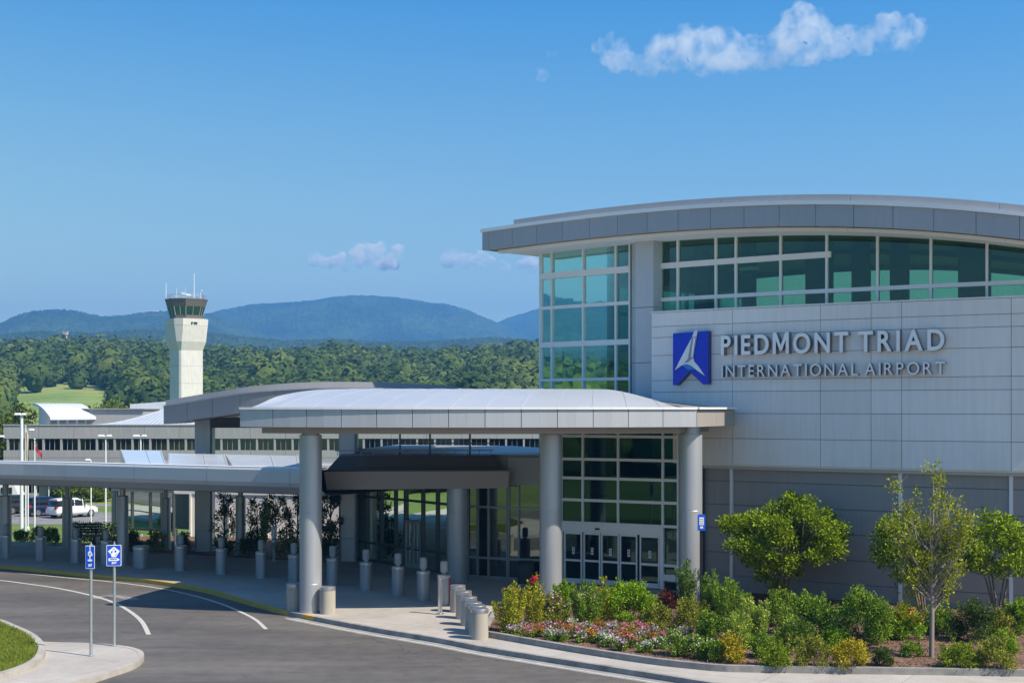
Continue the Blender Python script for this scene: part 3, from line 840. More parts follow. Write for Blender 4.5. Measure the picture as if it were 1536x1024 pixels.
# ================================================================ low glazed wing with its dark marquee
wing = thing('glazed_wing', (-3, 62, .15), 'low wing with dark reflecting windows under a dark overhanging roof', 'building')
wp = [(-7.2, 66.3), (-4.7, 63.2), (-1.9, 59.3), (-.15, 58.4), (2.05, 57.75)]
cols_u = [[540, 551.6, 572.7, 594, 606], [609, 635, 657, 668], [672, 701, 717, 733.5, 759], [763, 778.5, 808]]
for k in range(4):
    f = straight(wp[k], wp[k+1]); vs = [0.03]+[min(max(s_at(u, 0, f), .1), f.length-.1) for u in cols_u[k][1:-1]]+[f.length-.03]
    hh = [(3.12, .045, None), (1.02, .045, None), (.2, .08, None)]
    curtain(wing, f, vs, hh, .15, 4.05, 'glass_dark', 'mullion_dark' if k < 2 else 'wing_grey', .06, name='window_wall')
    mb = MB(); mb.abox(f, 0, f.length, -.3, .16, 4.05, 5.2); mb.build('fascia', 'wing_grey', wing)
# doors in the dark glass
f = straight(wp[1], wp[2]); a, b = s_at(611, 0, f), s_at(634, 0, f)
for x0, x1 in ((a, (a+b)/2-.02), ((a+b)/2+.02, b)):
    mb = MB(); mb.abox(f, x0, x0+.06, .03, .13, .17, 2.25); mb.abox(f, x1-.06, x1, .03, .13, .17, 2.25); mb.abox(f, x0+.06, x1-.06, .032, .128, 2.1, 2.248); mb.abox(f, x0+.06, x1-.06, .032, .128, .17, .4)
    mb.abox(f, x0+.06, x1-.06, .105, .126, 1.05, 1.10)
    mb.build('door', 'galvanised', wing)
roofp = wp+[(4.0, 62), (0, 72), (-6, 74)]
mb = MB(); mb.prism(roofp, 5.203, 5.30); mb.build('roof', 'wing_grey', wing)
mb = MB(); mb.prism([(p[0]+.3, p[1]+.9) for p in wp]+[(3.5, 62), (0, 71), (-6, 73)], .1, .16); mb.prism([(-5.0, 67.5), (1.8, 60.8), (2.0, 61.2), (-4.6, 68)], .16, 5.0); mb.build('interior_floor', 'interior_mid', wing)
for x, y in ((-3.9, 65.0), (-1.2, 62.0), (.8, 60.2)): mb = MB(); mb.box(x-.5, x+.5, y, y+.3, .16, 2.3); mb.build('interior_counter', 'interior_dark', wing)
# marquee
ml, mr = (px_x(486, 57.0), 57.0), (px_x(764, 57.6), 57.6)
f = straight(ml, mr); W = f.length
mq = MB()
sec = [(0, .0, 3.94), (0, 0.0, 4.66)]
mq.hexa([f(.12, 0, 3.93), f(W-.05, 0, 3.97), f(W-.05, -2.2, 4.0), f(.5, -2.5, 4.0), f(0, .05, 4.66), f(W, .05, 4.66), f(W, -2.5, 4.66), f(0, -2.5, 4.66)])
marq = mq.build('marquee', 'marquee_grey', wing)
mb = MB(); mb.hexa([f(.05, -.30, 4.665), f(W-.2, -.30, 4.665), f(W-.2, -3, 4.665), f(.05, -3, 4.665), f(.6, -.5, 5.28), f(W-.7, -.5, 5.28), f(W-.7, -3, 5.28), f(.6, -3, 5.28)]); 
mb.abox(f, .0, W-.1, -.25, .10, 4.662, 4.72); mb.build('marquee_upstand', 'marquee_dark', marq)
mb = MB(); mb.prism([tuple(f(.6, -2.9, 0))[:2], tuple(f(W-.3, -.9, 0))[:2], wp[3], wp[2], wp[1], wp[0]], 4.72, 5.15); mb.build('porch_roof', 'marquee_dark', marq)
mb = MB()
for k in range(14): mb.tube([f(.5+k*(W-1.2)/13, -.7, 5.28), f(.5+k*(W-1.2)/13, -.7, 5.48)], .015, 5)
mb.tube([f(.4, -.7, 5.48), f(W-.6, -.7, 5.48)], .022, 6); mb.build('railing', 'rail_metal', marq)
# glazed screen between marquee and canopy
mb = MB()
for u in (600, 645, 705): s = s_at(u, -1.2, f); mb.abox(f, s-.04, s+.04, -1.26, -1.16, 5.28, 6.34)
mb.abox(f, s_at(578, -1.2, f), s_at(740, -1.2, f), -1.23, -1.19, 5.74, 5.78)
mb.build('screen_posts', 'mullion_dark', marq)

# free-standing porch columns
col_e = thing('porch_column', (px_x(685.5, 58.0), 58.0, .15), 'round grey column in front of the dark windows, right of the glass doors', 'column')
column(col_e, px_x(685.5, 58.0), 58.0, .42, .15, 4.0, [1.15, 3.0])

def smooth_pl(pts, k=4):
    out = []; n = len(pts)
    for i in range(n-1):
        p0 = pts[max(i-1, 0)]; p1 = pts[i]; p2 = pts[i+1]; p3 = pts[min(i+2, n-1)]
        for j in range(k):
            t = j/k
            out.append(tuple(.5*((2*p1[d])+(-p0[d]+p2[d])*t+(2*p0[d]-5*p1[d]+4*p2[d]-p3[d])*t*t+(-p0[d]+3*p1[d]-3*p2[d]+p3[d])*t**3) for d in range(len(p1))))
    out.append(tuple(pts[-1])); return out
# ================================================================ rear canopy, seen behind and left of the entrance canopy
rc = thing('rear_canopy', (-9, 68, .15), 'dark grey arched canopy behind the white one, carried by tall square columns', 'canopy')
xs = [-16.25, -15.2, -14.2, -13.0, -11.9, -10.5, -9.0, -7.0, -5.0, -2.5]
zb = [6.46, 6.60, 6.74, 6.90, 7.05, 7.16, 7.24, 7.25, 7.2, 7.05]
yb = [66.3, 65.6, 65.0, 64.2, 63.6, 63.1, 62.8, 62.6, 62.5, 62.5]
spl = smooth_pl([(xs[i], yb[i], zb[i]) for i in range(len(xs))], 4)
mb = MB(); cap = MB(); ln = MB()
for i in range(len(spl)-1):
    (x0, y0, z0), (x1, y1, z1) = spl[i], spl[i+1]; gp = .010 if i % 5 == 0 else 0
    def slab(m, o0, h0, o1, h1): m.hexa([(x0+gp*(m is mb), y0+o0, z0+h0), (x1, y1+o0, z1+h0), (x1, 71.5, z1+h0), (x0+gp*(m is mb), 71.5, z0+h0), (x0+gp*(m is mb), y0+o1, z0+h1), (x1, y1+o1, z1+h1), (x1, 71.5, z1+h1), (x0+gp*(m is mb), 71.5, z0+h1)])
    slab(mb, 0, 0, 0, .80); slab(ln, -.05, .803, -.05, .87); slab(cap, .35, .873, .55, 1.12)
mb.build('fascia', 'rear_fascia', rc); ln.build('drip_strip', 'fascia_metal', rc); cap.build('roof', 'rear_fascia', rc)
mb = MB(); mb.box(-14.6, -3, 69.0, 69.6, 6.25, 6.75); mb.build('beam', 'marquee_dark', rc)
for u, Y, w in ((307.5, 70.0, .43), (523, 66.0, .42)):
    x = px_x(u, Y); mb = MB(); k = .10
    poly = [(x-w+k, Y-w), (x+w-k, Y-w), (x+w, Y-w+k), (x+w, Y+w-k), (x+w-k, Y+w), (x-w+k, Y+w), (x-w, Y+w-k), (x-w, Y-w+k)]
    for z0, z1 in ((.15, 1.2), (1.215, 4.1), (4.115, 6.72)): mb.prism(poly, z0, z1)
    mb.build('column', 'column_metal', rc)

# ================================================================ covered walkway following the kerb
wk = thing('covered_walkway', (-16, 62, .15), 'long low covered walkway with a curved silver fascia on slim posts', 'canopy')
fr = [(-33.0, 65.6), (-27.5, 64.0), (-22.4, 62.2), (-19.0, 60.6), (-15.6, 58.8), (-12.2, 57.0), (-8.6, 55.2), (-7.4, 54.6)]
fl = smooth_pl(fr, 3)
def offset(pl, d):
    out = []
    for i, p in enumerate(pl):
        a = Vector(pl[max(i-1, 0)]); b = Vector(pl[min(i+1, len(pl)-1)]); t = (b-a).normalized(); out.append((p[0]+t.y*d, p[1]-t.x*d))
    return out
sect = [(0.0, 4.86), (.06, 4.78), (.06, 4.30), (-.02, 4.14), (-.45, 3.86), (-.9, 3.80)]
lines = [[Vector((*p, z)) for p in offset(fl, d)] for d, z in sect]
mb = MB()
for i in range(len(fl)-1):
    g0 = .0 if i % 3 else .012
    for k in range(len(sect)-1):
        a, b = lines[k][i], lines[k][i+1]; c, d = lines[k+1][i+1], lines[k+1][i]
        t = (b-a).normalized()*g0; mb.add([a+t, d+t, c, b], [(0, 1, 2, 3)], 0, k in (2, 3))
fasc = mb.build('fascia', 'walkway_metal', wk)
back = offset(fl, -12.5)
mb = MB(); q0 = offset(fl, -.03)
mb.grid([[Vector((*p, 4.85)) for p in q0], [Vector((*p, 4.15)) for p in back], [Vector((*p, 3.79)) for p in back], [Vector((*p, 3.79)) for p in offset(fl, -.9)]], smooth=False)
mb.build('roof', 'wing_grey', wk)
mb = MB(); mb.prism([p for p in offset(fl, -.02)]+offset(fl, -.5)[::-1], 4.853, 4.90); mb.build('coping', 'mullion', wk)
# raised roof lights
def wkpt(u, d, z):
    best = None
    pl = offset(fl, -d); k = (u-CX)/FPX
    for a, b in zip(pl[:-1], pl[1:]):
        for j in range(12):
            t = j/12; x = a[0]+(b[0]-a[0])*t; y = a[1]+(b[1]-a[1])*t
            e = abs(x/y-k)
            if best is None or e < best[0]: best = (e, x, y)
    return Vector((best[1], best[2], z))
for k, (u0, u1, u2, u3) in enumerate(((188, 249, 241, 180), (252, 344, 338, 252), (350, 449, 449, 338))):
    mb = MB()
    a, b = wkpt(u0, 1.2, 4.80), wkpt(u1, 1.2, 4.80); c, d = wkpt(u2, 6.0, 5.12+.12*(k == 0)), wkpt(u3, 6.0, 5.12+.12*(k == 0))
    e, h = Vector((c.x, c.y, 4.40)), Vector((d.x, d.y, 4.40))
    mb.add([a, b, c, d, e, h], [(0, 1, 2, 3), (1, 4, 2), (0, 3, 5), (3, 2, 4, 5)])
    sk = mb.build('roof_light', 'skylight_panel', wk)
    m = MB()
    for q in ((0, .03), (.62, .64), (.97, 1.0)):
        p0 = a+(b-a)*q[0]; p1 = a+(b-a)*q[1]; p2 = d+(c-d)*q[1]; p3 = d+(c-d)*q[0]; up = Vector((0, 0, .02)); m.hexa([p0-up, p1-up, p2-up, p3-up, p0+up, p1+up, p2+up, p3+up])
    m.build('roof_light_frame', 'walkway_metal', sk)
for u, v, uw in ((8.5, 835, 17), (184, 847, 17), (101, 822, 15), (249, 824.5, 14), (361, 833, 15), (-80, 838, 16)):
    p = g(u, v); r = uw/2/FPX*p.y; mb = MB()
    zt = px_z(743 if v > 830 else 746, p.y)
    mb.lathe([(r+.03, .15), (r+.03, .2), (r, .21), (r, zt-.02), (r-.02, zt)], p.x, p.y, 24); mb.lathe([(r*.52, zt), (r*.52, 3.8)], p.x, p.y, 18)
    mb.build('post', 'column_metal', wk)
# ================================================================ the ground: one terrain sheet, road, pavements, islands, planting bed
def sstep(t): t = np.clip(t, 0, 1); return t*t*(3-2*t)
def terr_h(x, y):
    x = np.asarray(x, float); y = np.asarray(y, float)
    dip = sstep((y-75)/(112-75))*(-2.38)
    dip = dip*sstep((30-x)/30.)
    return -.04+dip
def tz(x, y): return float(terr_h(x, y))
xs_ = np.concatenate([-np.geomspace(6400, 90, 26), np.linspace(-80, 80, 54), np.geomspace(90, 6400, 26)])
ys_ = np.concatenate([-np.geomspace(2400, 20, 16), np.linspace(0, 70, 15), np.linspace(72, 130, 40), np.geomspace(136, 6400, 34)])
X, Y = np.meshgrid(xs_, ys_); Z = terr_h(X, Y)
V = np.stack([X, Y, Z], -1).reshape(-1, 3); nx = len(xs_)
ii = np.arange(len(ys_)-1)[:, None]*nx+np.arange(nx-1)[None]; Fq = np.stack([ii, ii+1, ii+nx+1, ii+nx], -1).reshape(-1, 4)
np_mesh('ground', V, Fq, 'lawn', smooth=True, kind='structure')

# kerb edge of the pavement, surveyed along its top edge
kimg = [(-330, 829), (-200, 835), (-100, 841), (0, 847.5), (57, 853), (137, 861), (219, 868.5), (301, 881.5), (355, 896), (420, 914), (453, 920.5), (470, 924), (556, 940), (660, 957), (720, 968.5), (800, 981.5), (1003, 1013), (1060, 1022), (1250, 1052), (1500, 1095), (2100, 1200)]
KL = smooth_pl([tuple(g(u, v))[:2] for u, v in kimg], 4)
walk_back = [(30, 34), (30, 52), (20, 54), (12, 62), (2, 76), (-12, 78), (-24, 72.6), (-60, 73.5)]
mb = MB(); kin = offset(KL, -.16)                      # inner edge of the kerb stone
mb.prism(kin+[(KL[-1][0]+8, KL[-1][1])]+walk_back, -.3, .15); struct(mb, 'sidewalk', 'concrete')
def ribbon(mb, a, b, z0, z1, mi=0, i0=0, i1=None, mis=None):
    n = len(a); i1 = n if i1 is None else i1
    for i in range(i0, i1-1):
        if a[i] == a[i+1]: continue
        mb.hexa([(*a[i], z0), (*a[i+1], z0), (*b[i+1], z0), (*b[i], z0), (*a[i], z1), (*a[i+1], z1), (*b[i+1], z1), (*b[i], z1)], mis(i) if mis else mi)
xk = [p[0] for p in KL]
def kcol(i):
    u = KL[i][0]/KL[i][1]*FPX+CX
    return 1 if (u < 424 or 448 < u < 464) else 0
mb = MB(); ribbon(mb, KL, offset(KL, -.158), -.3, .152, mis=kcol)
struct(mb, 'kerb', ['kerb_grey', 'yellow_paint'])
# road
mb = MB(); mb.prism([(p[0], p[1]) for p in offset(KL, -.05)]+[(60, 29), (60, 8), (-19, 8), (-22, 36), (-50, 52), (-90, 54), (-90, 68)], -.35, 0.0)
struct(mb, 'road', 'asphalt')
def strip(mb, pts, w, z, mi=0):
    a = offset(pts, w/2); b = offset(pts, -w/2); n = len(pts)
    for i in range(n-1): mb.quad((*a[i], z), (*a[i+1], z), (*b[i+1], z), (*b[i], z), mi)
mb = MB()
def mark(img, w, k=4): strip(mb, smooth_pl([tuple(g(u, v, 0))[:2] for u, v in img], k), w, .004)
mark([(-60, 866), (0, 870), (40, 875), (82, 881), (120, 888.5), (150, 896), (175, 905), (197, 918), (213, 932), (223, 951)], .15)
mark([(-40, 853), (40, 860), (100, 866), (175, 873), (240, 882), (287, 892), (330, 904.5), (365, 919), (385, 930), (399, 943)], .13)
gut = [p for p in offset(KL, .34)]
us_ = [p[0]/p[1]*FPX+CX for p in gut]
strip(mb, [p for p, u in zip(gut, us_) if u > 425 and u < 1020], .09, .0045)
struct(mb, 'road_marking', 'road_paint')
mb = MB(); strip(mb, [tuple(g(u, v, 0))[:2] for u, v in ((140, 897), (165, 892), (205, 899))], .5, .0035); struct(mb, 'worn_marking', 'worn_paint')
mb = MB(); mb.prism([(-17, -60), (70, -60), (70, 30), (24, 30), (-8, 31), (-17, 29)], -.2, .012); struct(mb, 'bounce_forecourt', 'kerb_concrete')  # unseen pale paving behind the camera, added to bounce sunlight onto the facade
# gutter pan beside the kerb
mb = MB(); ga = [p for p in offset(KL, .02)]; gb = [p for p in offset(KL, .52)]
for i in range(len(ga)-1):
    u = KL[i][0]/KL[i][1]*FPX+CX
    if u > 440: mb.quad((*ga[i], .003), (*gb[i], .003), (*gb[i+1], .003), (*ga[i+1], .003))
struct(mb, 'gutter', 'kerb_grey')

# island at the lower left with lawn, kerb ring and paved nose
isl = [(-420, 968), (-200, 955), (-60, 955), (71, 962), (120, 963.2), (153, 964.6), (180, 967.2), (200, 970.5), (212, 975), (216, 981), (210.5, 989), (196, 997), (175, 1004), (131, 1018), (80, 1030), (-20, 1050), (-200, 1085), (-420, 1110)]
ISL = smooth_pl([tuple(g(u, v))[:2] for u, v in isl], 3)
mb = MB(); mb.prism(offset(ISL, .15) if False else ISL, -.3, .145); struct(mb, 'island_pavement', 'concrete')
mb = MB(); ribbon(mb, offset(ISL, -.004), offset(ISL, .16), -.3, .154); struct(mb, 'island_kerb', 'kerb_concrete')
lw = [(-420, 915), (-200, 908), (-60, 916), (0, 930), (25, 939.5), (50, 951), (64, 963), (69, 974), (62, 988), (41, 1000), (0, 1013), (-100, 1037), (-420, 1080)]
LW = smooth_pl([tuple(g(u, v, .25))[:2] for u, v in lw], 4)
ca = LW; 
mb = MB(); ribbon(mb, LW, offset(LW, .22), -.3, .30); struct(mb, 'lawn_kerb', 'kerb_concrete')
lin = offset(LW, .21)
mb = MB(); mb.prism(lin, -.2, .285); struct(mb, 'island_lawn', 'lawn')
# blades of grass on the island
cxy = np.array(lin); x0, y0 = cxy.min(0); x1, y1 = cxy.max(0)
def inside(px_, py_, poly):
    c = np.zeros(len(px_), bool); n = len(poly)
    for i in range(n):
        xa, ya = poly[i]; xb, yb_ = poly[(i+1) % n]
        if ya == yb_: continue
        c ^= ((ya > py_) != (yb_ > py_)) & (px_ < (xb-xa)*(py_-ya)/(yb_-ya)+xa)
    return c
q = rng.random((220000, 2))*[11, y1-y0]+[-21.7, y0]
q = q[inside(q[:, 0], q[:, 1], lin)][:75000]
P = np.column_stack([q, np.full(len(q), .28)])
leaf_mat('grass_blade', (.08, .13, .012), (.25, .28, .03), .3, .8)
V, Fq = leaf_arrays(P, .10, 1.6, None, .12); np_mesh('grass', V, Fq, 'grass_blade', kind='stuff')

# planting bed in front of the sign wall
bedf = [(722, 953.5), (790, 965.5), (859, 977.5), (925, 988), (987, 997), (1040, 1003), (1080, 1006.5), (1130, 1008), (1330, 1011), (1536, 1014), (1800, 1018)]
BF = smooth_pl([tuple(g(u, v))[:2] for u, v in bedf], 3)
bb = [(24.5, 43.2)]+[tuple(F(s, -.35, 0))[:2] for s in (19.4, 16, 12, 8, 5, 2, 1)]+[tuple(g(u, v))[:2] for u, v in ((1030, 893), (985, 899), (900, 908), (840, 911), (775, 914), (742, 917))]
bed = BF+bb
mb = MB(); mb.prism(bed, .0, lambda x, y: .262); struct(mb, 'planting_bed', 'mulch')
chain = [tuple(g(742, 917))[:2]]+BF
mb = MB(); ribbon(mb, offset(chain, .005), offset(chain, -.17), .0, .325); struct(mb, 'bed_kerb', 'kerb_grey')
# mulch chips
bx = np.array(bed); q = rng.random((40000, 2))*(bx.max(0)-bx.min(0))+bx.min(0); q = q[inside(q[:, 0], q[:, 1], bed)][:15000]
leaf_mat('mulch_chip', (.05, .028, .018), (.27, .17, .12), 0., 4)
V, Fq = leaf_arrays(np.column_stack([q, np.full(len(q), .262)]), .075, .15, None, .4); np_mesh('mulch_chips', V, Fq, 'mulch_chip', kind='stuff')
# planted strip behind the walkway
rb = [tuple(g(u, v))[:2] for u, v in ((172, 826), (250, 829), (330, 834), (420, 839), (505, 843))]+[(-9, 76.5), (-20, 78), (-22.5, 76)]
mb = MB(); mb.prism(rb, .0, .19); struct(mb, 'rear_planting_bed', 'mulch')
# car park beyond the lawn
def tstrip(name, pts, mat, dz):
    mb = MB(); vs = [(x, y, tz(x, y)+dz) for x, y in pts]; mb.add(vs, [tuple(range(len(vs)))]); struct(mb, name, mat)
tstrip('car_park', [(-120, 117.5), (0, 117.5), (0, 131), (-120, 131)], 'asphalt_far', .03)
tstrip('access_road', [(-120, 139), (0, 139), (0, 142.5), (-120, 142.5)], 'asphalt_far', .03)
mb = MB(); mb.box(-60, -24.2, 73.3, 75.3, -.3, .12); struct(mb, 'path', 'concrete')

# ================================================================ bollards, bin, posts
def lamp_bollard(loc, label):
    r = thing('lamp_bollard', loc, label, 'bollard', 'lamp bollards along the pavement edge')
    x, y, z = loc
    m = MB(); m.lathe([(.255, z), (.255, z+.03)], x, y, 32); m.lathe([(.24, z+.03), (.24, z+.98)], x, y, 32); m.build('bollard_body', 'bollard_steel', r)
    m = MB(); m.lathe([(.248, z+.981), (.252, z+.99), (.252, z+1.075), (.235, z+1.095), (.07, z+1.10)], x, y, 32); m.build('collar', 'bollard_cap', r)
    m = MB(); m.lathe([(.085, z+1.10), (.085, z+1.17)], x, y, 16)
    m.lathe([(.10, z+1.171), (.135, z+1.18), (.138, z+1.50), (.12, z+1.56), (.06, z+1.585), (0, z+1.59)], x, y, 24); m.build('lamp_head', 'lamp_head', r)
    return r
pos = [(9, 836.5), (61, 840), (114, 843.5), (159, 847), (271, 855.5), (332, 860.5), (392, 866), (441, 871.5), (499, 877.5), (549, 884.5), (597, 892), (635, 900)]
lab = ['grey lamp bollard at the far left end of the row, before the first walkway post',
       'grey lamp bollard right of the first walkway post, in front of the round bushes',
       'grey lamp bollard just left of the narrow blue sign, in front of the dark bench',
       'grey lamp bollard half hidden behind the wide blue sign plate',
       'grey lamp bollard with the thin silver pole standing against it',
       'grey lamp bollard in front of the tall square column',
       'grey lamp bollard in front of the slim walkway post and the small dark trees',
       'grey lamp bollard just left of the big front round column',
       'grey lamp bollard just right of the big front round column',
       'grey lamp bollard second to the right of the big front column',
       'grey lamp bollard in front of the glass doors of the dark wing',
       'grey lamp bollard next to the one with the red side, left of it']
proto = None
for (u, v), lb in zip(pos, lab):
    p = g(u, v)
    if proto is None: proto = lamp_bollard(tuple(p), lb)
    else: dup(proto, p, rnd.uniform(0, 6), lb)
p = g(666, 906.5); redb = dup(proto, p, 0, 'lamp bollard with a red panel on its right side, behind the slim steel post')
mb = MB(); a0 = -.75
rows = [[Vector((p.x+.246*math.cos(a0+i*.15), p.y+.246*math.sin(a0+i*.15), z)) for i in range(9)] for z in (.25, 1.1)]
mb.grid(rows); mb.build('red_panel', 'plastic_red', redb)

def bin_(loc, label):
    x, y, z = loc; r = thing('litter_bin', loc, label, 'litter bin')
    m = MB(); m.lathe([(.33, z), (.35, z+.02), (.35, z+.84)], x, y, 32); m.build('bin_body', 'bollard_steel', r)
    m = MB(); m.lathe([(.365, z+.841), (.365, z+.95), (.33, z+.98), (.12, z+.985)], x, y, 32); m.build('lid', 'bollard_cap', r)
bin_(tuple(g(211.5, 851.5)), 'squat grey cylindrical litter bin without lamp, between the blue signs and the thin silver pole')

def plain_bollard(loc, label, hh):
    x, y, z = loc; r = thing('bollard', loc, label, 'bollard', 'plain capped bollards')
    m = MB(); m.lathe([(.268, z), (.268, z+hh-.13)], x, y, 36); m.build('bollard_body', 'bollard_stone', r)
    m = MB(); m.lathe([(.258, z+hh-.129), (.258, z+hh-.115), (.274, z+hh-.114), (.274, z+hh-.015), (.26, z+hh), (0, z+hh+.004)], x, y, 36); m.build('cap', 'bollard_cap', r)
    return r
plab = [(441, 914, 'plain stone bollard with metal cap touching the left side of the big front column'),
        (491.5, 919.5, 'plain stone bollard with metal cap just right of the big front column, by the kerb'),
        (686.5, 917, 'pale bollard farthest back in the sunlit line of six beside the flower bed'),
        (695.5, 927, 'pale bollard second from the back in the sunlit line beside the flower bed'),
        (703, 937, 'pale bollard third from the back in the sunlit line beside the flower bed'),
        (710, 946.5, 'pale bollard fourth from the back in the sunlit line beside the flower bed'),
        (716, 951.5, 'pale bollard fifth from the back, just behind the nearest one beside the flower bed'),
        (719.5, 957.5, 'nearest pale bollard of the sunlit line, at the corner of the flower bed kerb')]
proto2 = plain_bollard(tuple(g(441, 914)), plab[0][2], .93)
for u, v, lb in plab[1:]: dup(proto2, g(u, v), rnd.uniform(0, 6), lb)

def steel_post(u, v, h, r, label, name='steel_post', mat='chrome', cat='post'):
    p = g(u, v); root = thing(name, p, label, cat); m = MB()
    m.lathe([(r*1.9, p.z), (r*1.9, p.z+.03), (r, p.z+.05), (r, p.z+h-.01), (r*.8, p.z+h)], p.x, p.y, 20); m.build('shaft', mat, root)
    m = MB(); m.lathe([(r*1.04, p.z+h-.16), (r*1.04, p.z+h-.12)], p.x, p.y, 20); m.build('band', 'bollard_cap', root); return root
steel_post(660, 921, 1.35, .075, 'slim polished steel post standing in front of the line of pale bollards')
steel_post(683.5, 868, .85, .05, 'short thin steel post at the foot of the round porch column', mat='galvanised')
steel_post(264, 855.0, 1.85, .065, 'thin silver pole standing beside a lamp bollard, left of the tall square column', name='pole', cat='pole')
# pedestal intercom in front of the rear planting
p = g(411, 841); root = thing('pedestal', p, 'slim pedestal with a pale rounded top in front of the small dark trees', 'pedestal')
m = MB(); m.lathe([(.10, p.z), (.10, p.z+.04), (.07, p.z+.06), (.10, p.z+.60), (.15, p.z+.86), (.12, p.z+1.0), (.07, p.z+1.05)], p.x, p.y, 16); m.build('stand', 'galvanised', root)
m = MB(); m.lathe([(.09, p.z+1.06), (.13, p.z+1.14), (.13, p.z+1.50), (.08, p.z+1.62), (0, p.z+1.65)], p.x, p.y, 16); m.build('head', 'soffit_white', root)

# ================================================================ road signs
def road_sign(u, vb, vt0, vt1, wpx, label, yaw, art):
    p = g(u, vb); k = p.y/FPX; root = thing('road_sign', p, label, 'sign')
    zt, zbm = px_z(vt0, p.y), px_z(vt1, p.y); w = wpx*k; rot = R(yaw)
    m = MB(); m.tube([(p.x, p.y, p.z), (p.x, p.y, zt+.04)], .043, 12); m.lathe([(.09, p.z), (.09, p.z+.015), (.05, p.z+.03)], p.x, p.y, 14); m.build('post', 'galvanised', root)
    ex = Vector((math.cos(rot), math.sin(rot), 0)); ny = Vector((math.sin(rot), -math.cos(rot), 0))
    def q(a, b, o): return Vector((p.x, p.y, 0))+ex*(a*w)+ny*(.055+o)+Vector((0, 0, zbm+(zt-zbm)*b))
    def rr(mb, a0, a1, b0, b1, o0, o1, mi, c=.06):
        cw = c; ch = c*w/(zt-zbm); pts = []
        for cx_, cy_, st in ((a1-cw, b1-ch, 0), (a0+cw, b1-ch, 1), (a0+cw, b0+ch, 2), (a1-cw, b0+ch, 3)):
            for i in range(4):
                t = (st+i/3)*math.pi/2; pts.append((cx_+cw*math.cos(t), cy_+ch*math.sin(t)))
        f_ = [q(a, b, o1) for a, b in pts]; bk = [q(a, b, o0) for a, b in pts]; n = len(pts)
        mb.add(f_, [tuple(range(n))], mi); mb.add(bk, [tuple(range(n))[::-1]], 1); mb.add(bk+f_, [(i, (i+1) % n, n+(i+1) % n, n+i) for i in range(n)], 1)
    m = MB(); rr(m, -.5, .5, 0, 1, 0, .006, 1); rr(m, -.465, .465, .025, .975, .0065, .009, 0); pl = m.build('sign_plate', ['sign_blue', 'sign_white'], root)
    m = MB()
    for pts, mi in art:
        m.add([q(a, b, .0105 if mi == 0 else .013) for a, b in pts], [tuple(range(len(pts)))], mi)
    m.build('symbol', ['sign_white', 'sign_blue'], pl)
    m = MB(); m.tube([(p.x, p.y, zt+.04), (p.x, p.y, zt+.10)], .022, 8); m.build('post_cap', 'bollard_cap', root)
    return root
def rect(a0, a1, b0, b1): return [(a0, b0), (a1, b0), (a1, b1), (a0, b1)]
art_wide = [([(-.40, .70), (0, .92), (.40, .71), (.22, .52), (.14, .42), (-.15, .42), (-.20, .56)], 0),
            ([(-.19, .60), (-.10, .62), (-.08, .73), (-.18, .70)], 1), ([(.05, .66), (.16, .64), (.17, .73), (.06, .75)], 1), ([(-.05, .80), (.05, .80), (.10, .76), (.02, .83), (-.08, .78)], 1), ([(.08, .47), (.15, .52), (.20, .58), (.12, .55)], 1),
            ([(-.36, .24), (.26, .24), (.40, .31), (.26, .37), (-.36, .37)], 0), ([(-.24, .30), (.20, .30), (.24, .33), (-.26, .345)], 1),
            (rect(-.14, -.03, .10, .19), 0), (rect(-.01, .06, .11, .19), 0), ([(.08, .11), (.14, .11), (.17, .20), (.08, .19)], 0)]
art_narrow = [([(-.05, .98), (.05, .98), (.05, .80), (-.05, .80)], 0), ([(-.22, .58), (-.08, .54), (.10, .54), (.28, .57), (.24, .66), (.12, .74), (.02, .80), (-.10, .76), (-.22, .70)], 0),
              ([(-.10, .59), (-.04, .58), (-.05, .70), (-.11, .68)], 1), ([(.05, .60), (.12, .59), (.10, .69), (.04, .70)], 1),
              (rect(-.055, .055, .40, .54), 0), ([(-.26, .33), (.10, .31), (.26, .35), (.24, .40), (-.24, .40)], 0), (rect(-.17, -.07, .09, .20), 0), (rect(-.05, .05, .10, .21), 0), ([(.07, .10), (.15, .10), (.21, .23), (.10, .21)], 0)]
road_sign(136.5, 983, 817.5, 852, 14.5, 'narrow blue road sign on a tall post, nearer the lawn of the island', -8, art_narrow)
road_sign(171.5, 968, 816.5, 848, 22, 'wide blue road sign with a white diamond emblem, on a tall post on the island', 4, art_wide)
# blue sign on a black post by the wall
p = g(1051.8, 921, .26); k = p.y/FPX; root = thing('post_sign', p, 'small blue sign with white panel on a black post beside the dark wall', 'sign')
zt, zb_ = px_z(772, p.y), px_z(795, p.y)
m = MB(); m.box(p.x-.045, p.x+.045, p.y-.045, p.y+.045, p.z, zb_+.1); m.build('post', 'black_metal', root)
f = straight((p.x-.13, p.y-.08), (p.x+.13, p.y-.10)); L = f.length
m = MB(); m.abox(f, 0, L, -.05, .0, zb_, zt); m.abox(f, .02, L-.02, -.05, -.0, zt, zt+.03); pl = m.build('sign_box', 'sign_blue', root)
m = MB(); H = zt-zb_
m.abox(f, .055, L-.055, .001, .008, zb_+H*.36, zt-H*.14, 1, 0); m.abox(f, .08, L-.08, .001, .008, zb_+H*.14, zb_+H*.28, 1, 0)
for i in range(3): m.abox(f, .075, L-.075, .009, .011, zb_+H*(.44+.14*i), zb_+H*(.49+.14*i), 1, 1)
m.build('sign_panel', ['sign_white', 'galvanised'], pl)

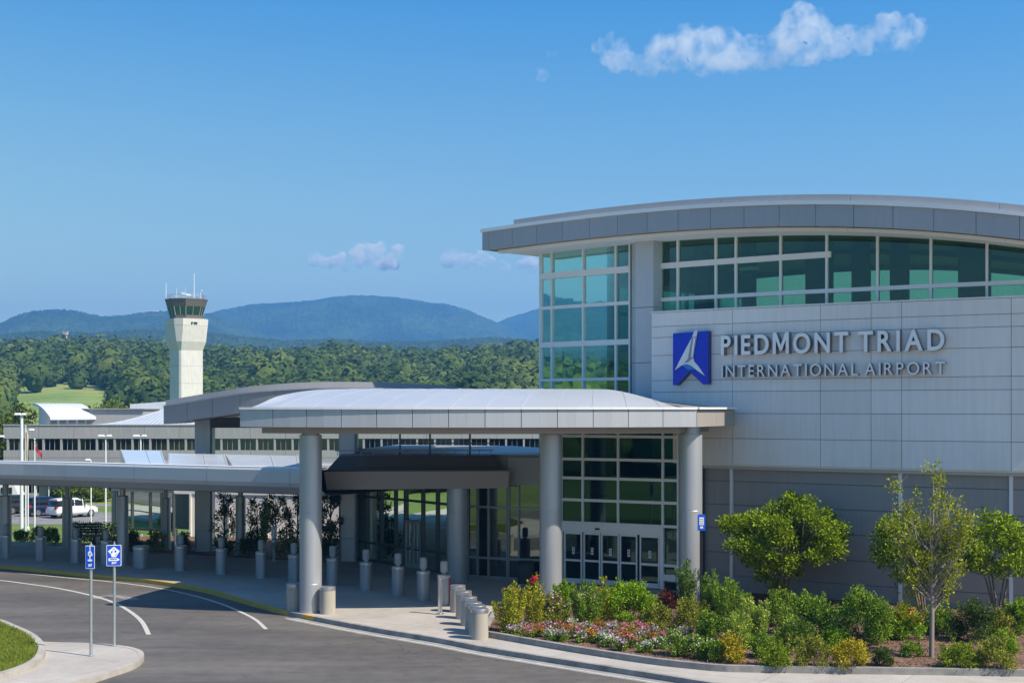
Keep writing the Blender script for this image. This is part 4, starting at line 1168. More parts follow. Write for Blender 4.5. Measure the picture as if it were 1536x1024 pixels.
# bench in the shade behind the narrow sign
p = g(128, 815); bz = .12; root = thing('bench', (p.x, p.y, .15), 'dark slatted bench in the shade behind the lamp bollards', 'bench')
m = MB()
for k in range(4): m.box(p.x-.75, p.x+.75, p.y-.25+k*.13, p.y-.15+k*.13, .55, .60)
m.build('seat', 'black_metal', root)
m = MB()
for k in range(4): m.box(p.x-.75, p.x+.75, p.y+.28, p.y+.32, .68+k*.14, .78+k*.14)
m.build('backrest', 'black_metal', root)
for s in (-1, 1):
    m = MB(); m.box(p.x+s*.66-.03, p.x+s*.66+.03, p.y-.25, p.y+.27, .15, .545); m.box(p.x+s*.66-.03, p.x+s*.66+.03, p.y+.225, p.y+.275, .55, 1.25); m.build('leg', 'galvanised', root)
# dark bin by the glass wing
x, y = px_x(788, 57.6), 57.4; root = thing('litter_bin', (x, y, .15), 'black litter bin against the dark glass, left of the round column', 'litter bin')
m = MB(); m.lathe([(.30, .15), (.36, .70), (.37, .95)], x, y, 20); m.build('bin_body', 'stone_bin', root)
m = MB(); m.lathe([(.39, .951), (.39, 1.0), (.30, 1.06), (.15, 1.065)], x, y, 20); m.build('lid', 'black_metal', root)
# ================================================================ white wall building behind the walkway
wb = thing('white_pavilion', (-15, 78, .15), 'low white walled pavilion with green glass behind the walkway trees', 'building')
f = straight((px_x(262, 79.0), 79.0), (-8.6, 76.4)); L = f.length
m = MB(); m.abox(f, 0, L, -.4, 0, 2.45, 4.15); m.abox(f, .9, L, -.35, -.05, .1, 2.44)
m.build('wall', 'white_wall', wb)
for k in range(5): s = .9+k*(L-1.2)/4; m = MB(); m.abox(f, s, s+.10, -.045, .04, .1, 2.44); m.build('wall_rib', 'panel_metal', wb)
f2 = straight((px_x(168, 81.0), 81.0), (px_x(262, 79.0), 79.0)); L2 = f2.length
m = MB(); m.abox(f2, 0, L2-.01, -.4, .05, 2.5, 4.1); m.abox(f2, 0, .35, -.4, .04, .1, 2.49); m.build('fascia', 'interior_wall', wb)
curtain(wb, f2, [.36, L2*.33, L2*.62, L2*.8, L2-.05], [(.4, .06, None)], .12, 2.49, 'glass_dark', 'mullion_dark', .07, name='window_wall')
m = MB(); m.abox(f2, .4, L2-.1, -4, -3.8, .1, 2.5); m.abox(f2, 0, L2, -4, -.41, 4.0, 4.09); m.abox(f, 0, L, -5, -.41, 4.0, 4.09); m.build('roof', 'wing_grey', wb)

# ================================================================ concourse building far behind
cb = thing('concourse_building', (-24, 150, -2.4), 'long grey two storey concourse with a band of dark windows and vaulted roofs', 'building')
BY = 150.0; x0, x1 = px_x(5, BY), px_x(812, BY); zt = px_z(638, BY); w1, w0 = px_z(657.5, BY), px_z(675, BY)
m = MB(); s = x0; pw = 3.72
while s < x1-.1:
    e = min(s+pw, x1); m.box(s+.015, e-.015, BY, BY+.5, w1, zt); m.box(s+.015, e-.015, BY, BY+.5, px_z(686, BY)+.0, w0); m.box(s+.015, e-.015, BY, BY+.5, .1, px_z(686, BY)-.03); s = e
m.box(x0+.1, x1-.1, BY+.52, BY+24, -2.6, zt-.2, 0); m.box(x0, x1, BY+.05, BY+.5, -2.6, -1.75); m.box(x0-.05, x1, BY-.08, BY+.55, zt, zt+.12)
m.build('wall', 'concrete_wall', cb)
n = 30; wprot = None
for row, (za, zb2) in enumerate(((w0, w1), (-1.74, .09))):
    for i in range(n):
        a = x0+.25+i*(x1-x0-.4)/n; b = a+(x1-x0-.4)/n
        if wprot is None or i == 0:
            m = MB(); m.quad((a+.3, BY+.25, za), (b+.08, BY+.25, za), (b+.08, BY+.25, zb2), (a+.3, BY+.25, zb2)); wn = m.build('window', 'glass_far', cb)
            m = MB(); m.box(a+.09, a+.29, BY+.04, BY+.42, za+.005, zb2-.005)
            for t in (.33, .66): m.box(a+.3+t*(b-a-.3)-.014, a+.3+t*(b-a-.3)+.014, BY+.17, BY+.23, za+.005, zb2-.005)
            pass
            fr_ = m.build('frame', 'concrete_wall', wn); wprot = (wn, fr_, a)
        else:
            w_ = wprot[0].copy(); COL.objects.link(w_); w_.location.x += a-wprot[2]
            c_ = wprot[1].copy(); COL.objects.link(c_); c_.parent = w_
# penthouse with curved roof, turned toward the right
def ph(o, e, f_, h): return Vector((o[0], o[1], 0))+Vector((.60, .80, 0))*e+Vector((.80, -.60, 0))*f_+Vector((0, 0, h))
o_ = (px_x(49, 162), 162.0); zr_, ze = px_z(604.5, 162), px_z(626, 158)
m = MB(); n = 10; Lr = 6.2; D = 3.3
pr = [(D*t, ze+(zr_-ze)*(1-t**1.9)) for t in [i/n for i in range(n+1)]]
top = [[ph(o_, e, a, z) for a, z in pr] for e in (0, Lr)]; bot = [[ph(o_, e, a, z-.28) for a, z in pr] for e in (0, Lr)]
m.grid(top); m.grid(bot); 
for k in (0, 1): m.grid([top[k], bot[k]], smooth=False)
m.grid([[top[0][-1], top[1][-1]], [bot[0][-1], bot[1][-1]]], smooth=False)
vr_ = m.build('vaulted_roof', 'seam_roof', cb)
m = MB()
for k in range(1, 12): m.tube([ph(o_, Lr*k/12, a, z+.02) for a, z in pr], .03, 4)
m.build('roof_seams', 'seam_roof', vr_)
m = MB(); m.hexa([ph(o_, .3, .7, 5), ph(o_, Lr-.3, .7, 5), ph(o_, Lr-.3, D-.9, 5), ph(o_, .3, D-.9, 5), ph(o_, .3, .7, zr_-.32), ph(o_, Lr-.3, .7, zr_-.32), ph(o_, Lr-.3, D-.9, ze+.18), ph(o_, .3, D-.9, ze+.18)]); m.build('penthouse_wall', 'concrete_pale', cb)
m = MB()
for k in range(4): m.hexa([ph(o_, .6+k*1.25, D-.88, 5.2), ph(o_, 1.5+k*1.25, D-.88, 5.2), ph(o_, 1.5+k*1.25, D-.8, 5.2), ph(o_, .6+k*1.25, D-.8, 5.2)]+[ph(o_, .6+k*1.25, D-.88, ze-.12), ph(o_, 1.5+k*1.25, D-.88, ze-.12), ph(o_, 1.5+k*1.25, D-.8, ze-.12), ph(o_, .6+k*1.25, D-.8, ze-.12)])
m.build('penthouse_window', 'glass_far', cb)
# broad ribbed roof
m = MB(); na, nb = 24, 10; rows = []
xa, xb = px_x(139, 153), px_x(300, 153)
for j in range(nb+1):
    b = j/nb; row = []
    for i in range(na+1):
        a = i/na; row.append(Vector((xa+(xb-xa)*a+2.0*b*(1-a), 153+14*b, zt+.05+(px_z(610, 167)-zt)*(1-(1-b)**1.8)*min(1, .02+1.15*math.sin(min(a*1.5, 1)*math.pi/2)))))
    rows.append(row)
m.grid(rows); rr_ = m.build('vaulted_roof', 'roof_white', cb)
m = MB()
for i in range(0, na+1): m.tube([rows[j][i]+Vector((0, 0, .02)) for j in range(nb+1)], .035, 4)
m.build('roof_seams', 'seam_roof', rr_)
m = MB(); m.box(px_x(128, 165), px_x(215, 165), 165, 172, 5.3, px_z(613.5, 165)); m.box(px_x(125, 165)-.1, px_x(218, 165), 164.7, 172.2, px_z(613.5, 165), px_z(612.3, 165)); m.build('roof_block', 'concrete_wall', cb)
m = MB(); ya = 172
m.hexa([(px_x(195, ya), ya, 6.6), (px_x(330, ya), ya, 7.2), (px_x(330, ya), ya+10, 7.2), (px_x(195, ya), ya+10, 6.6), (px_x(195, ya), ya, px_z(606, ya)), (px_x(330, ya), ya, px_z(596, ya)), (px_x(330, ya), ya+10, px_z(596, ya)+.2), (px_x(195, ya), ya+10, px_z(606, ya))]); m.build('roof_slab', 'seam_roof', cb)

# ================================================================ control tower
TY = 300.0; TX = px_x(279.5, TY); kt = TY/FPX; zt0 = -2.5
tw = thing('control_tower', (TX, TY, zt0), 'tall pale concrete airport control tower with dark glazed cab and antennas', 'tower')
TH = R(37)
def octo(w, ch):
    h = w/2; c = ch*w; pts = [(h-c, -h), (h, -h+c), (h, h-c), (h-c, h), (-h+c, h), (-h, h-c), (-h, -h+c), (-h+c, -h)]
    return [(TX+x*math.cos(TH)-y*math.sin(TH), TY+x*math.sin(TH)+y*math.cos(TH)) for x, y in pts]
def loft(m, secs, mi=0, cap=True):
    rings = [[(*p, z) for p in octo(w, c)] for w, c, z in secs]
    for a, b in zip(rings[:-1], rings[1:]):
        m.add(a+b, [(i, (i+1) % 8, 8+(i+1) % 8, 8+i) for i in range(8)], mi)
    if cap: m.add(rings[0], [tuple(range(8))[::-1]], mi); m.add(rings[-1], [tuple(range(8))], mi)
def tzv(v): return px_z(v, TY)
m = MB(); loft(m, [(5.35, .07, zt0), (5.35, .07, tzv(575)-.03)]); loft(m, [(5.35, .07, tzv(575)), (5.35, .07, tzv(549)-.03)]); loft(m, [(5.35, .07, tzv(549)), (5.35, .07, tzv(526))])
loft(m, [(5.35, .07, tzv(526)+.001), (6.6, .12, tzv(513))]); loft(m, [(6.6, .12, tzv(513)+.001), (7.5, .18, tzv(489)), ]); loft(m, [(7.53, .18, tzv(489)+.03), (7.7, .18, tzv(479))])
m.build('shaft', 'tower_concrete', tw)
m = MB(); loft(m, [(6.1, .26, tzv(479)+.01), (6.2, .26, tzv(473.5))]); m.build('cab_base', 'tower_dark', tw)
m = MB(); loft(m, [(6.15, .26, tzv(473.5)+.01), (7.05, .26, tzv(460.5))], cap=False); wn = m.build('cab_window', 'glass_cab', tw)
m = MB()
lo, hi = octo(6.22, .26), octo(7.12, .26)
for i in range(8):
    j = (i+1) % 8; a, b = (*lo[i], tzv(473.5)), (*hi[i], tzv(460.5)); m.tube([a, b], .10, 6)
    for t in ((.5,) if i % 2 == 0 else (.5,)):
        m.tube([tuple(lo[i][d]+(lo[j][d]-lo[i][d])*t for d in (0, 1))+(tzv(473.5),), tuple(hi[i][d]+(hi[j][d]-hi[i][d])*t for d in (0, 1))+(tzv(460.5),)], .07, 6)
m.build('frame', 'galvanised', wn)
m = MB(); loft(m, [(4.2, .26, tzv(479)), (4.2, .26, tzv(461))]); m.build('cab_interior', 'interior_dark', tw)
m = MB(); loft(m, [(7.15, .26, tzv(460.5)+.005), (7.9, .26, tzv(450.5))]); loft(m, [(8.0, .26, tzv(450.5)+.005), (8.0, .26, tzv(449))], 0); m.build('cab_roof', 'tower_dark', tw)
m = MB(); rl = octo(7.2, .26); zr0 = tzv(449)
for i in range(8):
    j = (i+1) % 8
    for hgt in (.45, .85): m.tube([(*rl[i], zr0+hgt), (*rl[j], zr0+hgt)], .035, 5)
    for t in (0, .33, .66): x = rl[i][0]+(rl[j][0]-rl[i][0])*t; y = rl[i][1]+(rl[j][1]-rl[i][1])*t; m.tube([(x, y, zr0), (x, y, zr0+.9)], .035, 5)
m.build('roof_railing', 'galvanised', tw)
for u, vt, r in ((249, 424, .06), (265, 432, .05), (291, 410, .075), (301, 436, .06), (278, 431, .03)):
    x = px_x(u, TY); m = MB(); m.tube([(x, TY, zr0), (x, TY, zr0+(tzv(vt)-zr0)*.4), (x, TY, tzv(vt))], [r*1.6, r*1.3, r], 6); m.build('antenna', 'pole_white', tw)
m = MB(); x = px_x(280, TY); m.tube([(x-.6, TY, zr0), (x-.6, TY, zr0+1.0)], .12, 6)
m.hexa([(x-1.0, TY-.25, zr0+1.0), (x+.9, TY-.25, zr0+.8), (x+.9, TY+.25, zr0+.8), (x-1.0, TY+.25, zr0+1.0), (x-1.1, TY-.2, zr0+1.55), (x+.9, TY-.15, zr0+1.05), (x+.9, TY+.15, zr0+1.05), (x-1.1, TY+.2, zr0+1.55)]); m.build('radar_antenna', 'pole_white', tw)
m = MB(); x = px_x(301.5, TY); m.tube([(x, TY-.5, zr0), (x, TY-.5, zr0+1.7), (x+.25, TY-.5, zr0+1.95), (x+.5, TY-.5, zr0+1.7)], .09, 6); m.build('vent_pipe', 'pole_white', tw)
# fittings on the front face of the rim
fx = Vector((math.sin(TH), -math.cos(TH), 0)); tx_ = Vector((math.cos(TH), math.sin(TH), 0)); ce = Vector((TX, TY, 0))
for dx_, zz in ((-.45, 485.2), (.15, 485.2), (.55, 485.4)):
    m = MB(); c = ce+fx*3.90+tx_*dx_; c.z = tzv(zz); m.box(c.x-.17, c.x+.17, c.y-.12, c.y+.12, c.z-.14, c.z+.14); m.build('floodlight', 'black_metal', tw)

# ================================================================ light poles and flags
def lamp_pole(u, vt, Y, r, label, heads, zb=None):
    x = px_x(u, Y); z0 = tz(x, Y) if zb is None else zb; ztp = px_z(vt, Y)
    root = thing('light_pole', (x, Y, z0), label, 'street lamp', 'light poles of the car park')
    m = MB(); m.tube([(x, Y, z0-.1), (x, Y, ztp)], [r, r*.8], 12); m.lathe([(r*2, z0-.1), (r*2, z0+.25), (r*1.2, z0+.3)], x, Y, 14); m.build('pole', 'pole_white', root)
    for du0, du1 in heads:
        a, b = px_x(u+du0, Y), px_x(u+du1, Y); m = MB(); lo, hi = min(a, b), max(a, b)
        m.hexa([(lo, Y-.18, ztp), (hi, Y-.18, ztp), (hi, Y+.18, ztp), (lo, Y+.18, ztp), (lo+.05, Y-.12, ztp+.12), (hi-.05, Y-.12, ztp+.12), (hi-.05, Y+.12, ztp+.12), (lo+.05, Y+.12, ztp+.12)])
        m.tube([(x, Y, ztp-.05), ((a+b)/2, Y, ztp+.05)], .04, 6); m.build('lamp_head', 'pole_white', root)
lamp_pole(32.5, 622, 87.5, .115, 'tallest white light pole, with a flat double head, left of the flags', ((-10, -1), (1, 6)))
lamp_pole(158.5, 654, 104, .07, 'slim white light pole with double head, above the walkway left of the sloping roof light', ((-11, -2), (2, 9)))
lamp_pole(211, 654, 104, .07, 'slim white light pole with double head, standing over the sloping roof light', ((-11, -2), (2, 9)))
lamp_pole(42, 645, 112, .06, 'slender light pole with a single head, right beside the tallest light pole', ((2, 9),))
lamp_pole(136.5, 690, 112, .06, 'short light pole with its head hidden by the walkway, behind the white car', ((-8, -1),))
lamp_pole(-30, 655, 104, .07, 'slim white light pole at the very left edge, its lamp arm reaching in', ((28, 36),))
# single lamp arm sheets seen left of the flags
def flag(u, vt, vb, Y, label, flagm, drape, pole_top):
    x = px_x(u, Y); z0 = tz(x, Y); zt_ = px_z(pole_top, Y)
    root = thing('flagpole', (x, Y, z0), label, 'flagpole', 'flagpoles')
    m = MB(); m.tube([(x, Y, z0-.1), (x, Y, zt_)], [.07, .045], 10); m.lathe([(.0, zt_+.16), (.08, zt_+.08), (.0, zt_)][::-1], x, Y, 10); m.build('pole', 'pole_white', root)
    m = MB(); rows = []
    for j in range(9):
        b = j/8; row = []
        for i in range(9):
            a = i/8; w = drape[0]; row.append(Vector((x+.05+a*w*(.5+.5*b if drape[2] else 1), Y+.10*math.sin(a*9+b*2), px_z(vt, Y)-(px_z(vt, Y)-px_z(vb, Y))*b*drape[1]-drape[3]*a)))
        rows.append(row)
    m.grid(rows); m.grid([[p+Vector((0, .012, 0)) for p in r] for r in rows]); m.build('flag', flagm, root)
flag(38.5, 645, 690, 108, 'flagpole with a limp tan flag hanging straight down, behind the tallest light pole', 'flag_tan', (.24, 1, True, .2), 641)
flag(52, 666, 674, 108, 'flagpole with a red flag blowing out to the right, in front of the concourse windows', 'flag_red', (.52, 1, False, .75), 660)

# ================================================================ parked cars
def make_car(loc, rot, paint, label, group='cars parked beyond the walkway'):
    x, y, z = loc; root = thing('parked_car', loc, label, 'car', group)
    O = Vector(loc)
    def sec(m, prof, mi=0):        # prof: (x, z0, z1, halfwidth bottom, halfwidth top)
        rings = []
        for px_, z0, z1, hb, ht in prof:
            zz = (z0+z1)/2
            rings.append([O+Vector((px_, -hb*.94, z0)), O+Vector((px_, -hb, zz-.12)), O+Vector((px_, -ht, z1-.08)), O+Vector((px_, -ht*.9, z1)), O+Vector((px_, ht*.9, z1)), O+Vector((px_, ht, z1-.08)), O+Vector((px_, hb, zz-.12)), O+Vector((px_, hb*.94, z0))])
        for a, b in zip(rings[:-1], rings[1:]):
            m.add(a+b, [(i, (i+1) % 8, 8+(i+1) % 8, 8+i) for i in range(8)], mi, True)
        m.add(rings[0], [tuple(range(8))], mi); m.add(rings[-1], [tuple(range(8))[::-1]], mi)
    m = MB(); sec(m, [(-2.15, .45, .80, .80, .78), (-2.08, .32, 1.02, .88, .84), (-1.2, .26, 1.06, .92, .87), (.4, .26, 1.03, .92, .87), (1.0, .26, 1.0, .92, .86), (1.85, .30, .90, .88, .80), (2.1, .36, .78, .78, .70)])
    body = m.build('body', paint, root)
    m = MB(); sec(m, [(-2.05, 1.0, 1.04, .80, .78), (-1.80, .98, 1.60, .82, .66), (-1.0, .98, 1.70, .83, .66), (.1, .98, 1.68, .83, .66), (.55, .98, 1.5, .83, .66), (1.1, .95, 1.02, .82, .72)])
    m.build('window_band', 'car_glass', root)
    m = MB(); sec(m, [(-1.88, 1.58, 1.66, .72, .62), (-1.0, 1.64, 1.735, .72, .64), (.1, 1.62, 1.715, .72, .64), (.45, 1.52, 1.58, .70, .62)])
    for s in (-1, 1):
        for xa, xb_ in ((-.35, -.30), (-1.25, -1.12), (.52, 1.05)):
            m.hexa([O+Vector((xa, s*.845-.02, 1.0)), O+Vector((xa+.07, s*.845-.02, 1.0)), O+Vector((xa+.07, s*.845+.02, 1.0)), O+Vector((xa, s*.845+.02, 1.0)), O+Vector((xb_-(.55 if xa > .4 else 0), s*.70-.02, 1.62)), O+Vector((xb_+.07-(.55 if xa > .4 else 0), s*.70-.02, 1.62)), O+Vector((xb_+.07-(.55 if xa > .4 else 0), s*.70+.02, 1.62)), O+Vector((xb_-(.55 if xa > .4 else 0), s*.70+.02, 1.62))])
    m.build('roof', paint, root)
    for s in (-1, 1):
        for wx in (-1.32, 1.32):
            m = MB(); c = O+Vector((wx, s*.80, .34)); m.tube([c+Vector((0, -.12, 0)), c+Vector((0, -.10, 0)), c+Vector((0, .10, 0)), c+Vector((0, .12, 0))], [.30, .34, .34, .30], 20); w_ = m.build('wheel', 'rubber', root)
            m = MB(); m.tube([c+Vector((0, s*.115, 0)), c+Vector((0, s*.135, 0))], [.22, .20], 16); m.build('rim', 'rim_metal', w_)
        m = MB(); a = O+Vector((-2.10, s*.72, .80)); m.box(a.x-.05, a.x+.14, a.y-.13, a.y+.13, a.z, a.z+.24); m.build('tail_light', 'tail_red', root)
        m = MB(); a = O+Vector((2.0, s*.58, .66)); m.box(a.x-.12, a.x+.09, a.y-.16, a.y+.16, a.z, a.z+.14); m.build('headlight', 'head_clear', root)
        m = MB(); a = O+Vector((.72, s*.99, 1.0)); m.box(a.x-.06, a.x+.06, a.y-.12, a.y+.12, a.z, a.z+.14); m.build('mirror', paint, root)
    m = MB(); m.box(x-2.17, x-2.06, y-.26, y+.26, z+.62, z+.74); m.build('number_plate', 'sign_white', root)
    root.rotation_euler = (0, 0, rot)
    return root
for u, Y, rot, paint, lb in ((108.5, 125.5, 50, 'car_white', 'white estate car with dark windows, parked at the right end of the row'),
                             (69, 127.5, 50, 'car_blue', 'dark blue estate car parked just left of the white one'),
                             (30, 130, 52, 'car_dark', 'black estate car parked behind the tallest light pole'),
                             (2, 129, 48, 'car_blue', 'navy estate car at the left edge of the picture, behind the first walkway post'),
                             (-35, 128, 50, 'car_silver', 'silver estate car beyond the left edge of the row')):
    x = px_x(u, Y); make_car((x, Y, tz(x, Y)+.03), R(rot), paint, lb)
# white van far left and a pale shelter
x = px_x(4, 138); z0 = tz(x, 138); root = thing('parked_van', (x, 138, z0), 'white van far behind the walkway at the left edge', 'van')
m = MB(); m.hexa([(x-2.4, 137, z0+.35), (x+2.2, 137, z0+.35), (x+2.2, 139, z0+.35), (x-2.4, 139, z0+.35), (x-2.3, 137.1, z0+2.3), (x+1.4, 137.1, z0+2.3), (x+1.4, 138.9, z0+2.3), (x-2.3, 138.9, z0+2.3)]); m.build('body', 'car_white', root)
m = MB(); m.box(x+.2, x+1.25, 136.96, 137.2, z0+1.4, z0+2.0); m.build('window', 'car_glass', root)
for wx in (-1.5, 1.4): m = MB(); m.tube([(x+wx, 136.98, z0+.36), (x+wx, 137.2, z0+.36)], .36, 14); m.build('wheel', 'rubber', root)
x = px_x(76, 146); z0 = tz(x, 146); root = thing('bus_shelter', (x, 146, z0), 'small pale roofed shelter on the grass in front of the concourse', 'shelter')
m = MB(); m.box(x-1.5, x+1.5, 145, 147, z0+2.1, z0+2.35); m.build('roof', 'concrete_pale', root)
for s in (-1.3, 0, 1.3): m = MB(); m.tube([(x+s, 145.4, z0), (x+s, 145.4, z0+2.1)], .06, 6); m.build('post', 'pole_white', root)
m = MB(); m.box(x-1.4, x+1.4, 146.6, 146.7, z0+.1, z0+2.0); m.build('wall', 'concrete_wall', root)
# ================================================================ planting in the bed
BZ = .255
def bedp(u, v): return tuple(g(u, v, BZ))
def crown_tree(name, u, vb, uc, vt, vbt, wpx, label, ncl, n, leaf, leafm, barkm, nst, r0, flat=.8, group=None, rcl=.42, thin=1.):
    p = bedp(u, vb); k = p[1]/FPX
    cx, zc = (uc-u)*k, ((vb-(vt+vbt)/2))*k; a, c = wpx*k/2, (vbt-vt)*k/2
    cs = []; rs = []
    while len(cs) < ncl:
        d = Vector((rnd.gauss(0, 1), rnd.gauss(0, 1), rnd.gauss(0, 1))).normalized()*(rnd.uniform(.45, 1)**.6)
        if d.z < -.55 and rnd.random() < .7: continue
        lump = 1+.16*math.sin(d.x*5+u)+.12*math.sin(d.y*7+d.z*4)
        rr = rcl*rnd.uniform(.55, 1.2)
        cs.append((cx+d.x*(a-rr*.2)*lump, d.y*(a-rr*.2)*.9, zc+d.z*(c-rr*.2)*lump)); rs.append((rr, rr, rr*flat))
    tr = []
    for i in range(nst):
        an = 6.28*i/nst+rnd.uniform(-.4, .4); q = rnd.uniform(.35, .6)*a
        m1 = np.array([cx*.25+q*.25*math.cos(an), q*.25*math.sin(an), zc*.38]); m2 = np.array([cx*.7+q*.6*math.cos(an), q*.6*math.sin(an), zc*.78]); e = np.array([cx+q*1.1*math.cos(an), q*1.1*math.sin(an), zc+c*.35])
        b = np.array([.07*math.cos(an), .07*math.sin(an), -.1])
        tr.append(([b, m1+rng.normal(size=3)*.03, m2+rng.normal(size=3)*.05, e], [r0, r0*.75, r0*.5, r0*.2]))
        for j in range(3):
            t = cs[rnd.randrange(len(cs))]; tr.append(([m2, (m2+np.array(t))/2+rng.normal(size=3)*.06, np.array(t)], [r0*.4, r0*.28, r0*.1]))
    return tree(name, p, label, cs, rs, n, leaf, leafm, tr, barkm, group=group, shell=.15)
crown_tree('ornamental_tree', 1170, 907, 1175, 744, 870, 214, 'broad round crowned small tree with several stems, right of the post sign', 100, 30000, .11, 'leaf_tree', 'bark', 6, .055)
crown_tree('ornamental_tree', 1385, 925, 1358, 775, 885, 112, 'dark leafy tree partly hidden behind the tall sparse tree', 42, 7500, .115, 'leaf_tree', 'bark', 4, .05)
crown_tree('ornamental_tree', 1497, 948, 1492, 772, 880, 142, 'dense round tree with thin stems at the right edge of the picture', 55, 10000, .11, 'leaf_tree', 'bark', 5, .045)
# tall sparse tree
p = bedp(1397, 985); k = p[1]/FPX
cs = []; rs = []; trk = []; H = (985-695)*k
trk.append(([(0, 0, -.1), (.02, 0, H*.22), (.0, 0, H*.45), (.05, 0, H*.75), (.06, 0, H*.98)], [.075, .065, .05, .028, .008]))
for i in range(52):
    z0 = H*rnd.uniform(.20, .62); an = rnd.uniform(0, 6.28); L_ = rnd.uniform(.5, 1.5)*(1.15-.6*z0/H)
    rise = rnd.uniform(.9, 1.9); e = np.array([L_*math.cos(an), L_*math.sin(an)*.9, z0+L_*rise]); e[2] = min(e[2], H*.97)
    b = np.array([.02, 0, z0]); m_ = b+(e-b)*.5+np.array([.12*math.cos(an), .12*math.sin(an), -.05])
    trk.append(([b, m_, e], [.024, .016, .005]))
    for j in range(4):
        t = rnd.uniform(.4, 1); c = b+(e-b)*t+rng.normal(size=3)*.10
        cs.append(tuple(c)); rs.append((.19, .19, .26))
        f_ = c+rng.normal(size=3)*np.array([.25, .25, .2])+np.array([0, 0, .2]); trk.append(([b+(e-b)*t, f_], [.009, .003]))
for i in range(10): z = H*rnd.uniform(.68, 1.0); cs.append((.06+rnd.uniform(-.12, .12), rnd.uniform(-.1, .1), z)); rs.append((.13, .13, .2))
for q in ((-.62, .80), (-.35, .86), (.42, .84), (.75, .74), (.3, .93)): trk.append(([(.03, 0, H*.45), (q[0]*.6, .1, H*(q[1]-.2)), (q[0], .1, H*q[1])], [.03, .02, .006])); cs += [(q[0]+rnd.uniform(-.06, .06), .1, H*q[1]-d) for d in (0, .18, .38, .6)]; rs += [(.12, .12, .17)]*4
tree('sparse_tree', p, 'tall thin sparse tree with upright bare twigs standing in the bed, tallest of the trees', cs, rs, 9500, .085, 'leaf_sparse', trk, 'bark_grey', shell=.1, up=.4)

